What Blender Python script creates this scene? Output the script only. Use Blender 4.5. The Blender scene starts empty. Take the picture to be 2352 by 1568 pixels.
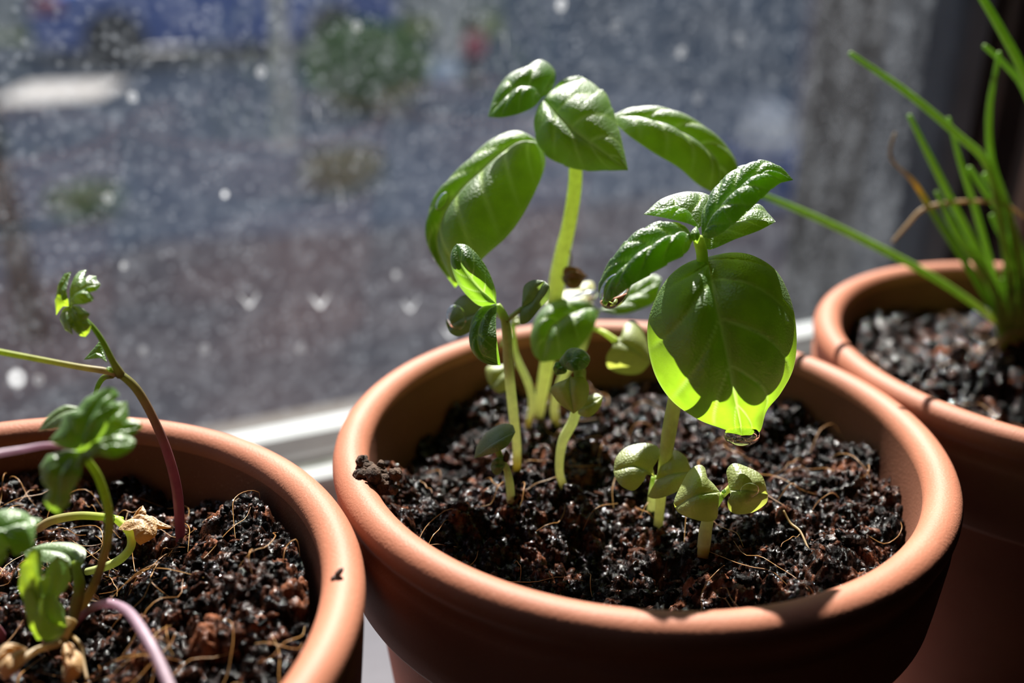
import bpy, bmesh, math, random
import numpy as np
from mathutils import Vector, Matrix

random.seed(7)
rng = np.random.default_rng(11)
SC = bpy.context.scene
COL = SC.collection

# ------------------------------------------------------------------ camera
CAM = np.array([-0.09319, -0.13965, 0.18829])
RIGHT = np.array([0.903854, -0.427587, 0.0147146])
UP = np.array([0.158963, 0.367557, 0.916314])
FWD = np.array([0.397213, 0.825876, -0.400189])
FPX = 2385.0
cd = bpy.data.cameras.new('camera')
cd.sensor_width = 36.0
cd.lens = FPX / 2352 * 36.0
cd.clip_start = 0.01
cd.clip_end = 200
cd.dof.use_dof = True
cd.dof.focus_distance = 0.169
cd.dof.aperture_fstop = 8.5
cd.dof.aperture_blades = 0
cam = bpy.data.objects.new('camera', cd)
COL.objects.link(cam)
cam.matrix_world = Matrix(((RIGHT[0], UP[0], -FWD[0], CAM[0]),
                           (RIGHT[1], UP[1], -FWD[1], CAM[1]),
                           (RIGHT[2], UP[2], -FWD[2], CAM[2]),
                           (0, 0, 0, 1)))
SC.camera = cam

# ------------------------------------------------------------------ light
SUN_AZ, SUN_EL = math.radians(22.0), math.radians(49.0)      # azimuth from +y towards +x
sdir = Vector((math.sin(SUN_AZ) * math.cos(SUN_EL), math.cos(SUN_AZ) * math.cos(SUN_EL), math.sin(SUN_EL)))
sl = bpy.data.lights.new('sun', 'SUN')
sl.energy = 13.5
sl.angle = math.radians(0.6)
sl.color = (1.0, 0.95, 0.88)
sun = bpy.data.objects.new('sun', sl)
COL.objects.link(sun)
sun.rotation_euler = sdir.to_track_quat('Z', 'Y').to_euler()
sun.location = (0.5, 3, 4)

world = bpy.data.worlds.new('world')
SC.world = world
world.use_nodes = True
wn = world.node_tree
wn.nodes.clear()
wo = wn.nodes.new('ShaderNodeOutputWorld')
wb = wn.nodes.new('ShaderNodeBackground')
ws = wn.nodes.new('ShaderNodeTexSky')
ws.sky_type = 'NISHITA'
ws.sun_disc = False
ws.sun_elevation = SUN_EL
ws.sun_rotation = SUN_AZ
wb.inputs['Strength'].default_value = 0.17
wn.links.new(ws.outputs[0], wb.inputs[0])
wn.links.new(wb.outputs[0], wo.inputs[0])

SC.view_settings.view_transform = 'Standard'
SC.view_settings.look = 'None'
SC.view_settings.exposure = 0.28
SC.view_settings.gamma = 1.0
SC.view_settings.use_curve_mapping = False


# ------------------------------------------------------------------ helpers
def P(x, y, w):
    """pixel of the photograph at w millimetres in front of the lens -> point of the place"""
    return CAM + ((x - 1176) * RIGHT - (y - 784) * UP + FPX * FWD) / FPX * (w / 1000.0)


def ray(x, y):
    return (x - 1176) * RIGHT - (y - 784) * UP + FPX * FWD


def atz(x, y, z):
    d = ray(x, y)
    return CAM + d * ((z - CAM[2]) / d[2])


def aty(x, y, yy):
    d = ray(x, y)
    return CAM + d * ((yy - CAM[1]) / d[1])


def tag(o, label=None, cat=None, group=None, kind=None):
    if label: o['label'] = label
    if cat: o['category'] = cat
    if group: o['group'] = group
    if kind: o['kind'] = kind
    return o


def empty(name, loc, label=None, cat=None, group=None, kind=None):
    o = bpy.data.objects.new(name, None)
    o.empty_display_size = 0.01
    COL.objects.link(o)
    o.location = tuple(loc)
    tag(o, label, cat, group, kind)
    return o


def put(name, me, mat=None, parent=None):
    o = bpy.data.objects.new(name, me)
    COL.objects.link(o)
    if mat is not None:
        me.materials.clear()
        me.materials.append(mat)
    if parent is not None:
        o.parent = parent
        loc = Vector(parent.location)
        p = parent
        while p.parent:
            p = p.parent
            loc += Vector(p.location)
        o.matrix_parent_inverse = Matrix.Translation(-loc)
    return o


def mesh_np(name, V, F, smooth=True):
    """V (n,3); F (m,k) with k = 3 or 4"""
    V = np.ascontiguousarray(V, dtype=np.float32)
    F = np.ascontiguousarray(F, dtype=np.int32)
    me = bpy.data.meshes.new(name)
    k = F.shape[1]
    me.vertices.add(len(V))
    me.vertices.foreach_set('co', V.ravel())
    me.loops.add(F.size)
    me.loops.foreach_set('vertex_index', F.ravel())
    me.polygons.add(len(F))
    me.polygons.foreach_set('loop_start', np.arange(0, F.size, k, dtype=np.int32))
    me.polygons.foreach_set('loop_total', np.full(len(F), k, dtype=np.int32))
    me.update(calc_edges=True)
    if smooth:
        me.polygons.foreach_set('use_smooth', np.ones(len(F), dtype=bool))
    return me


def set_attr(me, name, vals):
    a = me.attributes.new(name, 'FLOAT', 'POINT')
    a.data.foreach_set('value', np.ascontiguousarray(vals, dtype=np.float32))


def crom(pts, n, smooth=True):
    """resample a polyline of 3-D points at n even chord lengths"""
    p = np.array(pts, float)
    if smooth and len(p) > 2:
        q = np.vstack([2 * p[0] - p[1], p, 2 * p[-1] - p[-2]])
        out = []
        for i in range(1, len(q) - 2):
            t = np.linspace(0, 1, 14, endpoint=False)[:, None]
            a, b, c, d = q[i - 1], q[i], q[i + 1], q[i + 2]
            out.append(.5 * ((2 * b) + (-a + c) * t + (2 * a - 5 * b + 4 * c - d) * t ** 2 + (-a + 3 * b - 3 * c + d) * t ** 3))
        out.append(p[-1:])
        p = np.vstack(out)
    s = np.r_[0, np.cumsum(np.linalg.norm(np.diff(p, axis=0), axis=1))]
    u = np.linspace(0, s[-1], n)
    return np.stack([np.interp(u, s, p[:, k]) for k in range(3)], 1)


# ------------------------------------------------------------------ materials
def new_mat(name):
    m = bpy.data.materials.new(name)
    m.use_nodes = True
    nt = m.node_tree
    nt.nodes.clear()
    return m, nt, nt.nodes, nt.links


def N(nt, kind, **kw):
    n = nt.nodes.new(kind)
    for k, v in kw.items():
        if k in n.inputs:
            n.inputs[k].default_value = v
        else:
            setattr(n, k, v)
    return n


def ramp(nt, stops, fac):
    r = nt.nodes.new('ShaderNodeValToRGB')
    e = r.color_ramp.elements
    while len(e) < len(stops): e.new(0.5)
    for i, (p, c) in enumerate(stops):
        e[i].position = p
        e[i].color = (c[0], c[1], c[2], 1) if hasattr(c, '__len__') else (c, c, c, 1)
    nt.links.new(fac, r.inputs[0])
    return r


def mixc(nt, fac, a, b, mode='MIX'):
    m = nt.nodes.new('ShaderNodeMix')
    m.data_type = 'RGBA'
    m.blend_type = mode
    for sock, v in ((m.inputs[0], fac), (m.inputs[6], a), (m.inputs[7], b)):
        if isinstance(v, bpy.types.NodeSocket): nt.links.new(v, sock)
        elif hasattr(v, '__len__'): sock.default_value = (*v[:3], 1)
        else: sock.default_value = v
    return m.outputs[2]


def mat_noise(name, c1, c2, scale=20, rough=0.7, bump=0.0, bscale=None, spec=0.4, detail=5, metallic=0.0):
    m, nt, nd, lk = new_mat(name)
    out = N(nt, 'ShaderNodeOutputMaterial')
    b = N(nt, 'ShaderNodeBsdfPrincipled', Roughness=rough)
    b.inputs['Specular IOR Level'].default_value = spec
    b.inputs['Metallic'].default_value = metallic
    tc = N(nt, 'ShaderNodeTexCoord')
    n = N(nt, 'ShaderNodeTexNoise', Scale=scale, Detail=detail)
    lk.new(tc.outputs['Object'], n.inputs['Vector'])
    r = ramp(nt, [(0.3, c1), (0.7, c2)], n.outputs[0])
    lk.new(r.outputs[0], b.inputs['Base Color'])
    if bump:
        n2 = N(nt, 'ShaderNodeTexNoise', Scale=bscale or scale * 6, Detail=4)
        lk.new(tc.outputs['Object'], n2.inputs['Vector'])
        bp = N(nt, 'ShaderNodeBump', Strength=bump, Distance=0.0004)
        lk.new(n2.outputs[0], bp.inputs['Height'])
        lk.new(bp.outputs[0], b.inputs['Normal'])
    lk.new(b.outputs[0], out.inputs[0])
    return m


def mat_leaf(name, top, under, vein, mixf=0.5, rough=0.47, bump=0.9, spec=0.85, var=0.15):
    """upper/under tissue: reflected part `top`, light let through `under`, veins paler by the attribute"""
    m, nt, nd, lk = new_mat(name)
    out = N(nt, 'ShaderNodeOutputMaterial')
    tc = N(nt, 'ShaderNodeTexCoord')
    at = N(nt, 'ShaderNodeAttribute', attribute_name='vein')
    n = N(nt, 'ShaderNodeTexNoise', Scale=260, Detail=4)
    lk.new(tc.outputs['Object'], n.inputs['Vector'])
    r1 = ramp(nt, [(0.3, [c * (1 - var) for c in top]), (0.7, [c * (1 + var) for c in top])], n.outputs[0])
    r2 = ramp(nt, [(0.3, [c * (1 - var) for c in under]), (0.7, [c * (1 + var) for c in under])], n.outputs[0])
    c1 = mixc(nt, at.outputs['Fac'], r1.outputs[0], vein)
    c2 = mixc(nt, at.outputs['Fac'], r2.outputs[0], [min(1, v * 1.25) for v in vein])
    b = N(nt, 'ShaderNodeBsdfPrincipled', Roughness=0.8)
    b.inputs['Specular IOR Level'].default_value = 0.0
    lk.new(c1, b.inputs['Base Color'])
    t = N(nt, 'ShaderNodeBsdfTranslucent')
    lk.new(c2, t.inputs['Color'])
    gl = N(nt, 'ShaderNodeBsdfGlossy', Roughness=rough)
    lw = N(nt, 'ShaderNodeLayerWeight', Blend=0.5)
    fr = ramp(nt, [(0.0, 0.085 * spec), (0.55, 0.13 * spec), (0.85, 0.3 * spec), (1.0, 0.6)], lw.outputs['Facing'])
    v = N(nt, 'ShaderNodeTexVoronoi', Scale=2600)
    lk.new(tc.outputs['Object'], v.inputs['Vector'])
    bp = N(nt, 'ShaderNodeBump', Strength=bump, Distance=0.00012)
    lk.new(v.outputs['Distance'], bp.inputs['Height'])
    lk.new(bp.outputs[0], b.inputs['Normal'])
    mx = N(nt, 'ShaderNodeMixShader', Fac=mixf)
    lk.new(b.outputs[0], mx.inputs[1])
    lk.new(t.outputs[0], mx.inputs[2])
    lk.new(bp.outputs[0], gl.inputs['Normal'])
    m2 = N(nt, 'ShaderNodeMixShader')
    lk.new(fr.outputs[0], m2.inputs[0])
    lk.new(mx.outputs[0], m2.inputs[1])
    lk.new(gl.outputs[0], m2.inputs[2])
    lk.new(m2.outputs[0], out.inputs[0])
    return m


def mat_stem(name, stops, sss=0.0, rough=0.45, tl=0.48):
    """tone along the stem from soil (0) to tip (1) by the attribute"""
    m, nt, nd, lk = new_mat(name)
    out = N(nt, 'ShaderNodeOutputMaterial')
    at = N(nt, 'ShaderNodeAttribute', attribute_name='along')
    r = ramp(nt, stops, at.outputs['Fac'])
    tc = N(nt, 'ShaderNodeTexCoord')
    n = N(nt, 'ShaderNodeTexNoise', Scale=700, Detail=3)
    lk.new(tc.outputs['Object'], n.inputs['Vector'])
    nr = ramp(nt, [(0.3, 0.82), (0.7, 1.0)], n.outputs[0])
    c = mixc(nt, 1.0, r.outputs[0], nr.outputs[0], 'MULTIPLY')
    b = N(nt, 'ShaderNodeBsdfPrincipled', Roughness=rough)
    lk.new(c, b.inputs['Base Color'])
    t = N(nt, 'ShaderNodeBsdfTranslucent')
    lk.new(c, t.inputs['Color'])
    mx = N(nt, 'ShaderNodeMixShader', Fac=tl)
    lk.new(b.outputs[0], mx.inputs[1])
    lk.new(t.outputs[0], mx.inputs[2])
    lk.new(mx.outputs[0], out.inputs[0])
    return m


def mat_water(name='clear_water'):
    m, nt, nd, lk = new_mat(name)
    out = N(nt, 'ShaderNodeOutputMaterial')
    b = N(nt, 'ShaderNodeBsdfPrincipled', Roughness=0.0, IOR=1.33)
    b.inputs['Transmission Weight'].default_value = 1.0
    b.inputs['Base Color'].default_value = (0.98, 1.0, 0.98, 1)
    tr = N(nt, 'ShaderNodeTexNoise', Scale=10)
    lk.new(b.outputs[0], out.inputs[0])
    return m


def mat_terracotta(name='terracotta', k=1.0):
    m, nt, nd, lk = new_mat(name)
    out = N(nt, 'ShaderNodeOutputMaterial')
    tc = N(nt, 'ShaderNodeTexCoord')
    n1 = N(nt, 'ShaderNodeTexNoise', Scale=45, Detail=6)
    n2 = N(nt, 'ShaderNodeTexNoise', Scale=2200, Detail=3)
    n3 = N(nt, 'ShaderNodeTexVoronoi', Scale=520)
    for n in (n1, n2, n3): lk.new(tc.outputs['Object'], n.inputs['Vector'])
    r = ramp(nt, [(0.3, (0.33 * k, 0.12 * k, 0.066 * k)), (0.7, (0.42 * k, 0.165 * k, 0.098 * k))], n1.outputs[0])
    sp = ramp(nt, [(0.62, 0.0), (0.8, 0.25)], n2.outputs[0])
    c = mixc(nt, sp.outputs[0], r.outputs[0], (0.72, 0.45, 0.33))
    dk = ramp(nt, [(0.0, 0.55), (0.06, 0.0)], n3.outputs['Distance'])
    c = mixc(nt, dk.outputs[0], c, (0.12, 0.05, 0.03))
    b = N(nt, 'ShaderNodeBsdfPrincipled', Roughness=0.58)
    b.inputs['Specular IOR Level'].default_value = 0.32
    lk.new(c, b.inputs['Base Color'])
    bp = N(nt, 'ShaderNodeBump', Strength=0.35, Distance=0.0002)
    lk.new(n2.outputs[0], bp.inputs['Height'])
    lk.new(bp.outputs[0], b.inputs['Normal'])
    lk.new(b.outputs[0], out.inputs[0])
    return m


def mat_soil():
    m, nt, nd, lk = new_mat('wet_soil')
    out = N(nt, 'ShaderNodeOutputMaterial')
    tc = N(nt, 'ShaderNodeTexCoord')
    at = N(nt, 'ShaderNodeAttribute', attribute_name='tone')
    n1 = N(nt, 'ShaderNodeTexNoise', Scale=900, Detail=4)
    n2 = N(nt, 'ShaderNodeTexNoise', Scale=1900, Detail=4, Roughness=0.65)
    n3 = N(nt, 'ShaderNodeTexNoise', Scale=130, Detail=3)
    for n in (n1, n2, n3): lk.new(tc.outputs['Object'], n.inputs['Vector'])
    mth = N(nt, 'ShaderNodeMath', operation='MULTIPLY_ADD')
    lk.new(n1.outputs[0], mth.inputs[0])
    mth.inputs[1].default_value = 0.8
    lk.new(at.outputs['Fac'], mth.inputs[2])
    ad = N(nt, 'ShaderNodeMath', operation='ADD')
    ad.inputs[1].default_value = -0.40
    lk.new(mth.outputs[0], ad.inputs[0])
    r = ramp(nt, [(0.2, (0.0015, 0.0013, 0.0014)), (0.46, (0.0065, 0.003, 0.0022)), (0.70, (0.042, 0.0145, 0.0075)), (1.0, (0.20, 0.074, 0.038))], ad.outputs[0])
    b = N(nt, 'ShaderNodeBsdfPrincipled')
    n4 = N(nt, 'ShaderNodeTexNoise', Scale=850, Detail=2)
    lk.new(tc.outputs['Object'], n4.inputs['Vector'])
    wet = ramp(nt, [(0.52, 0.05), (0.64, 0.75)], n4.outputs[0])
    lk.new(wet.outputs[0], b.inputs['Specular IOR Level'])
    lk.new(r.outputs[0], b.inputs['Base Color'])
    rr = ramp(nt, [(0.35, 0.10), (0.65, 0.24)], n3.outputs[0])
    lk.new(rr.outputs[0], b.inputs['Roughness'])
    bp = N(nt, 'ShaderNodeBump', Strength=0.9, Distance=0.0004)
    lk.new(n2.outputs[0], bp.inputs['Height'])
    lk.new(bp.outputs[0], b.inputs['Normal'])
    lk.new(b.outputs[0], out.inputs[0])
    return m


def mat_dusty_glass():
    m, nt, nd, lk = new_mat('dusty_glass')
    out = N(nt, 'ShaderNodeOutputMaterial')
    tc = N(nt, 'ShaderNodeTexCoord')
    co = tc.outputs['Object']

    def vmap(sx, sy, sz):
        mp = N(nt, 'ShaderNodeMapping')
        mp.inputs['Scale'].default_value = (sx, sy, sz)
        lk.new(co, mp.inputs['Vector'])
        return mp.outputs[0]

    def math_(op, a, b):
        q = N(nt, 'ShaderNodeMath', operation=op)
        for i, v in enumerate((a, b)):
            if isinstance(v, bpy.types.NodeSocket): lk.new(v, q.inputs[i])
            else: q.inputs[i].default_value = v
        return q.outputs[0]

    big = N(nt, 'ShaderNodeTexNoise', Scale=9, Detail=4)
    lk.new(co, big.inputs['Vector'])
    film = ramp(nt, [(0.3, 0.008), (0.7, 0.022)], big.outputs[0]).outputs[0]
    mott = N(nt, 'ShaderNodeTexNoise', Scale=135, Detail=6, Roughness=0.75)
    lk.new(co, mott.inputs['Vector'])
    mo = ramp(nt, [(0.46, 0.0), (0.72, 0.062)], mott.outputs[0]).outputs[0]
    stv = N(nt, 'ShaderNodeTexNoise', Scale=1, Detail=5)
    lk.new(vmap(160, 160, 22), stv.inputs['Vector'])
    st = ramp(nt, [(0.5, 0.0), (0.75, 0.045)], stv.outputs[0]).outputs[0]
    # more run marks towards the jamb
    sx = N(nt, 'ShaderNodeSeparateXYZ')
    lk.new(co, sx.inputs[0])
    edge = ramp(nt, [(0.0, 0.12), (1.0, 1.0)], math_('MULTIPLY', math_('ADD', sx.outputs[0], 0.0), 5.0)).outputs[0]
    st = math_('MULTIPLY', st, edge)
    # specks
    sp1 = N(nt, 'ShaderNodeTexVoronoi', Scale=190)
    lk.new(co, sp1.inputs['Vector'])
    a1 = ramp(nt, [(0.14, 1.0), (0.26, 0.0)], sp1.outputs['Distance']).outputs[0]
    k1 = ramp(nt, [(0.55, 0.0), (1.0, 0.36)], sp1.outputs['Color']).outputs[0]
    s1 = math_('MULTIPLY', a1, k1)
    sp2 = N(nt, 'ShaderNodeTexVoronoi', Scale=420)
    lk.new(co, sp2.inputs['Vector'])
    a2 = ramp(nt, [(0.2, 1.0), (0.36, 0.0)], sp2.outputs['Distance']).outputs[0]
    k2 = ramp(nt, [(0.45, 0.0), (1.0, 0.22)], sp2.outputs['Color']).outputs[0]
    s2 = math_('MULTIPLY', a2, k2)
    # dried ring marks
    sp3 = N(nt, 'ShaderNodeTexVoronoi', Scale=75)
    lk.new(co, sp3.inputs['Vector'])
    a3 = ramp(nt, [(0.13, 0.05), (0.19, 0.6), (0.24, 0.0)], sp3.outputs['Distance']).outputs[0]
    k3 = ramp(nt, [(0.6, 0.0), (1.0, 0.3)], sp3.outputs['Color']).outputs[0]
    s3 = math_('MULTIPLY', a3, k3)
    tot = math_('ADD', film, mo)
    for s in (st, s1, s2, s3): tot = math_('ADD', tot, s)
    clampn = N(nt, 'ShaderNodeClamp')
    lk.new(tot, clampn.inputs[0])
    clampn.inputs[2].default_value = 0.85
    tr = N(nt, 'ShaderNodeBsdfTransparent')
    gl = N(nt, 'ShaderNodeBsdfGlossy', Roughness=0.02)
    lw = N(nt, 'ShaderNodeLayerWeight', Blend=0.5)
    fr = ramp(nt, [(0.0, 0.03), (0.6, 0.05), (1.0, 0.8)], lw.outputs['Facing'])
    m1 = N(nt, 'ShaderNodeMixShader')
    lk.new(fr.outputs[0], m1.inputs[0])
    lk.new(tr.outputs[0], m1.inputs[1])
    lk.new(gl.outputs[0], m1.inputs[2])
    du = N(nt, 'ShaderNodeBsdfTranslucent')
    du.inputs['Color'].default_value = (0.74, 0.80, 0.9, 1)
    dd = N(nt, 'ShaderNodeBsdfDiffuse')
    dd.inputs['Color'].default_value = (0.5, 0.5, 0.5, 1)
    m2 = N(nt, 'ShaderNodeMixShader', Fac=0.3)
    lk.new(du.outputs[0], m2.inputs[1])
    lk.new(dd.outputs[0], m2.inputs[2])
    m3 = N(nt, 'ShaderNodeMixShader')
    lk.new(clampn.outputs[0], m3.inputs[0])
    lk.new(m1.outputs[0], m3.inputs[1])
    lk.new(m2.outputs[0], m3.inputs[2])
    lk.new(m3.outputs[0], out.inputs[0])
    return m


def mat_clear_glass():
    m, nt, nd, lk = new_mat('clear_glass')
    out = N(nt, 'ShaderNodeOutputMaterial')
    tr = N(nt, 'ShaderNodeBsdfTransparent')
    tr.inputs['Color'].default_value = (0.96, 0.975, 0.97, 1)
    lk.new(tr.outputs[0], out.inputs[0])
    return m


def mat_dust_mark():
    m, nt, nd, lk = new_mat('dried_dirt')
    out = N(nt, 'ShaderNodeOutputMaterial')
    tr = N(nt, 'ShaderNodeBsdfTransparent')
    du = N(nt, 'ShaderNodeBsdfTranslucent')
    du.inputs['Color'].default_value = (0.8, 0.82, 0.85, 1)
    at = N(nt, 'ShaderNodeAttribute', attribute_name='cover')
    mx = N(nt, 'ShaderNodeMixShader')
    lk.new(at.outputs['Fac'], mx.inputs[0])
    lk.new(tr.outputs[0], mx.inputs[1])
    lk.new(du.outputs[0], mx.inputs[2])
    lk.new(mx.outputs[0], out.inputs[0])
    return m


TERRA = mat_terracotta()
TERRA_SHADE = mat_terracotta('terracotta_painted_shade', 0.5)  # darker copy of the clay: inner wall shade painted in
SOIL = mat_soil()
WATER = mat_water()
BASIL = mat_leaf('basil_leaf', (0.06, 0.145, 0.022), (0.35, 0.62, 0.02), (0.42, 0.62, 0.14), mixf=0.52)
BASIL_DARK = mat_leaf('basil_leaf_dark', (0.038, 0.105, 0.022), (0.27, 0.54, 0.025), (0.38, 0.58, 0.14), mixf=0.48, rough=0.43)
COTY = mat_leaf('cotyledon', (0.34, 0.40, 0.12), (0.60, 0.66, 0.10), (0.3, 0.4, 0.1), mixf=0.5, rough=0.5, bump=0.6)
COTY_GREY = mat_leaf('cotyledon_greyish', (0.15, 0.24, 0.085), (0.30, 0.46, 0.07), (0.15, 0.22, 0.08), mixf=0.42, rough=0.5, bump=0.6)
PALE = mat_leaf('cotyledon_faded', (0.6, 0.6, 0.32), (0.7, 0.7, 0.3), (0.7, 0.7, 0.4), mixf=0.5, rough=0.4)
PARSLEY = mat_leaf('parsley_leaf', (0.055, 0.15, 0.022), (0.46, 0.66, 0.03), (0.2, 0.36, 0.06), mixf=0.5, rough=0.4)
PARSLEY_DULL = mat_leaf('parsley_leaf_dull', (0.08, 0.18, 0.03), (0.30, 0.50, 0.03), (0.16, 0.3, 0.06), mixf=0.45, rough=0.4)
DRY = mat_leaf('dried_leaf', (0.55, 0.33, 0.12), (0.6, 0.33, 0.09), (0.4, 0.2, 0.06), mixf=0.45, rough=0.6)
DRY_BROWN = mat_leaf('withered_leaf', (0.16, 0.08, 0.02), (0.4, 0.2, 0.03), (0.1, 0.05, 0.02), mixf=0.4, rough=0.5)
CHIVE = mat_stem('chive_blade', [(0.0, (0.55, 0.62, 0.16)), (0.2, (0.38, 0.56, 0.12)), (1.0, (0.30, 0.50, 0.09))])
STRAW = mat_stem('dried_blade', [(0.0, (0.5, 0.36, 0.16)), (1.0, (0.62, 0.46, 0.28))])
CHIVE_TIP = mat_stem('browned_blade', [(0.0, (0.2, 0.36, 0.04)), (0.62, (0.2, 0.34, 0.04)), (0.75, (0.7, 0.5, 0.04)), (0.82, (0.35, 0.26, 0.16)), (1.0, (0.4, 0.32, 0.22))])
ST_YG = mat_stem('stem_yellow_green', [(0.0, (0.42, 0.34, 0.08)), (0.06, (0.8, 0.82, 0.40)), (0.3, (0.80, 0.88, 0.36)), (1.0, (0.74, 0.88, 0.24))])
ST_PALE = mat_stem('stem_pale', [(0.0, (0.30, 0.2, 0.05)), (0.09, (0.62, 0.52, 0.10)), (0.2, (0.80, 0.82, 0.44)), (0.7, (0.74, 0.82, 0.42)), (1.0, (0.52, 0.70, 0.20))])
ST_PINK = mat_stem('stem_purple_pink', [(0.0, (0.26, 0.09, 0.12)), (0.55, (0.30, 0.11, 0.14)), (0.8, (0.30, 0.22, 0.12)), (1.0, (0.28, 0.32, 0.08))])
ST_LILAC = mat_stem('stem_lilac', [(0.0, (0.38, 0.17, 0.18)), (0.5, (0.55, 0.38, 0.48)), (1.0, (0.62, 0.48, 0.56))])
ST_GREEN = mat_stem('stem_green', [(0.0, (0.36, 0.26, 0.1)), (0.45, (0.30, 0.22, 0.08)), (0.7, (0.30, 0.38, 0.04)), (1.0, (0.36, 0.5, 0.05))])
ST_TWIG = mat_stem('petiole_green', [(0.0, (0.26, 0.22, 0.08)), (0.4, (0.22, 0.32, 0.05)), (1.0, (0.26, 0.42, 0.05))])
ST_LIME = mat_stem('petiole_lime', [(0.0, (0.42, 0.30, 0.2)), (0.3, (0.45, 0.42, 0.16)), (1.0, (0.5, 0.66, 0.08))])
FIBRE = mat_stem('coir', [(0.0, (0.30, 0.12, 0.03)), (0.6, (0.55, 0.27, 0.08)), (1.0, (0.62, 0.36, 0.13))], rough=0.35, tl=0.15)


# ------------------------------------------------------------------ shape builders
def lathe(name, prof, seg=128, center=(0, 0, 0)):
    prof = np.array(prof, float)
    a = np.linspace(0, 2 * np.pi, seg, endpoint=False)
    V = np.stack([np.outer(prof[:, 0], np.cos(a)), np.outer(prof[:, 0], np.sin(a)),
                  np.repeat(prof[:, 1:2], seg, 1)], 2).reshape(-1, 3) + np.array(center)
    n = len(prof)
    i, j = np.meshgrid(np.arange(n - 1), np.arange(seg), indexing='ij')
    j2 = (j + 1) % seg
    F = np.stack([i * seg + j, i * seg + j2, (i + 1) * seg + j2, (i + 1) * seg + j], -1).reshape(-1, 4)
    return mesh_np(name, V, F)


def frames(p):
    t = np.gradient(p, axis=0)
    t /= np.linalg.norm(t, axis=1)[:, None] + 1e-12
    ref = np.array([0.3, 0.2, 0.93])
    if abs(t[0] @ ref) > 0.95: ref = np.array([1.0, 0.1, 0.0])
    n = np.zeros_like(p)
    v = ref - t[0] * (t[0] @ ref)
    n[0] = v / np.linalg.norm(v)
    for i in range(1, len(p)):
        v = n[i - 1] - t[i] * (t[i] @ n[i - 1])
        n[i] = v / (np.linalg.norm(v) + 1e-12)
    return n, np.cross(t, n)


def tube_mesh(name, pts, radii, seg=10, n=None, cap=True, flat=1.0):
    n = n or max(8, 8 * (len(pts) - 1))
    p = crom(pts, n)
    r = np.interp(np.linspace(0, 1, n), np.linspace(0, 1, len(radii)), radii)
    a, b = frames(p)
    th = np.linspace(0, 2 * np.pi, seg, endpoint=False)
    V = p[:, None, :] + r[:, None, None] * (np.cos(th)[None, :, None] * a[:, None, :] + flat * np.sin(th)[None, :, None] * b[:, None, :])
    V = V.reshape(-1, 3)
    i, j = np.meshgrid(np.arange(n - 1), np.arange(seg), indexing='ij')
    j2 = (j + 1) % seg
    F = np.stack([i * seg + j, i * seg + j2, (i + 1) * seg + j2, (i + 1) * seg + j], -1).reshape(-1, 4)
    along = np.repeat(np.linspace(0, 1, n), seg)
    if cap:
        V = np.vstack([V, p[0] - (p[1] - p[0]) * .2, p[-1] + (p[-1] - p[-2]) / np.linalg.norm(p[-1] - p[-2]) * r[-1] * .6])
        k0, k1 = n * seg, n * seg + 1
        jj = np.arange(seg)
        j2 = (jj + 1) % seg
        c0 = np.stack([np.full(seg, k0), j2, jj, jj], 1)
        c1 = np.stack([np.full(seg, k1), (n - 1) * seg + jj, (n - 1) * seg + j2, (n - 1) * seg + j2], 1)
        tri = np.vstack([c0, c1])[:, :3]
        me = bpy.data.meshes.new(name)
        me.from_pydata(V.tolist(), [], F.tolist() + tri.tolist())
        me.polygons.foreach_set('use_smooth', np.ones(len(me.polygons), dtype=bool))
        along = np.r_[along, 0, 1]
    else:
        me = mesh_np(name, V, F)
    set_attr(me, 'along', along)
    return me


def stem(name, pix, radii, mat, parent, seg=12):
    """pix: (x, y, w mm) from the soil up; radii in mm"""
    pts = [P(*q) for q in pix]
    return put(name, tube_mesh(name, pts, [r / 1000 for r in radii], seg), mat, parent)


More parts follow.
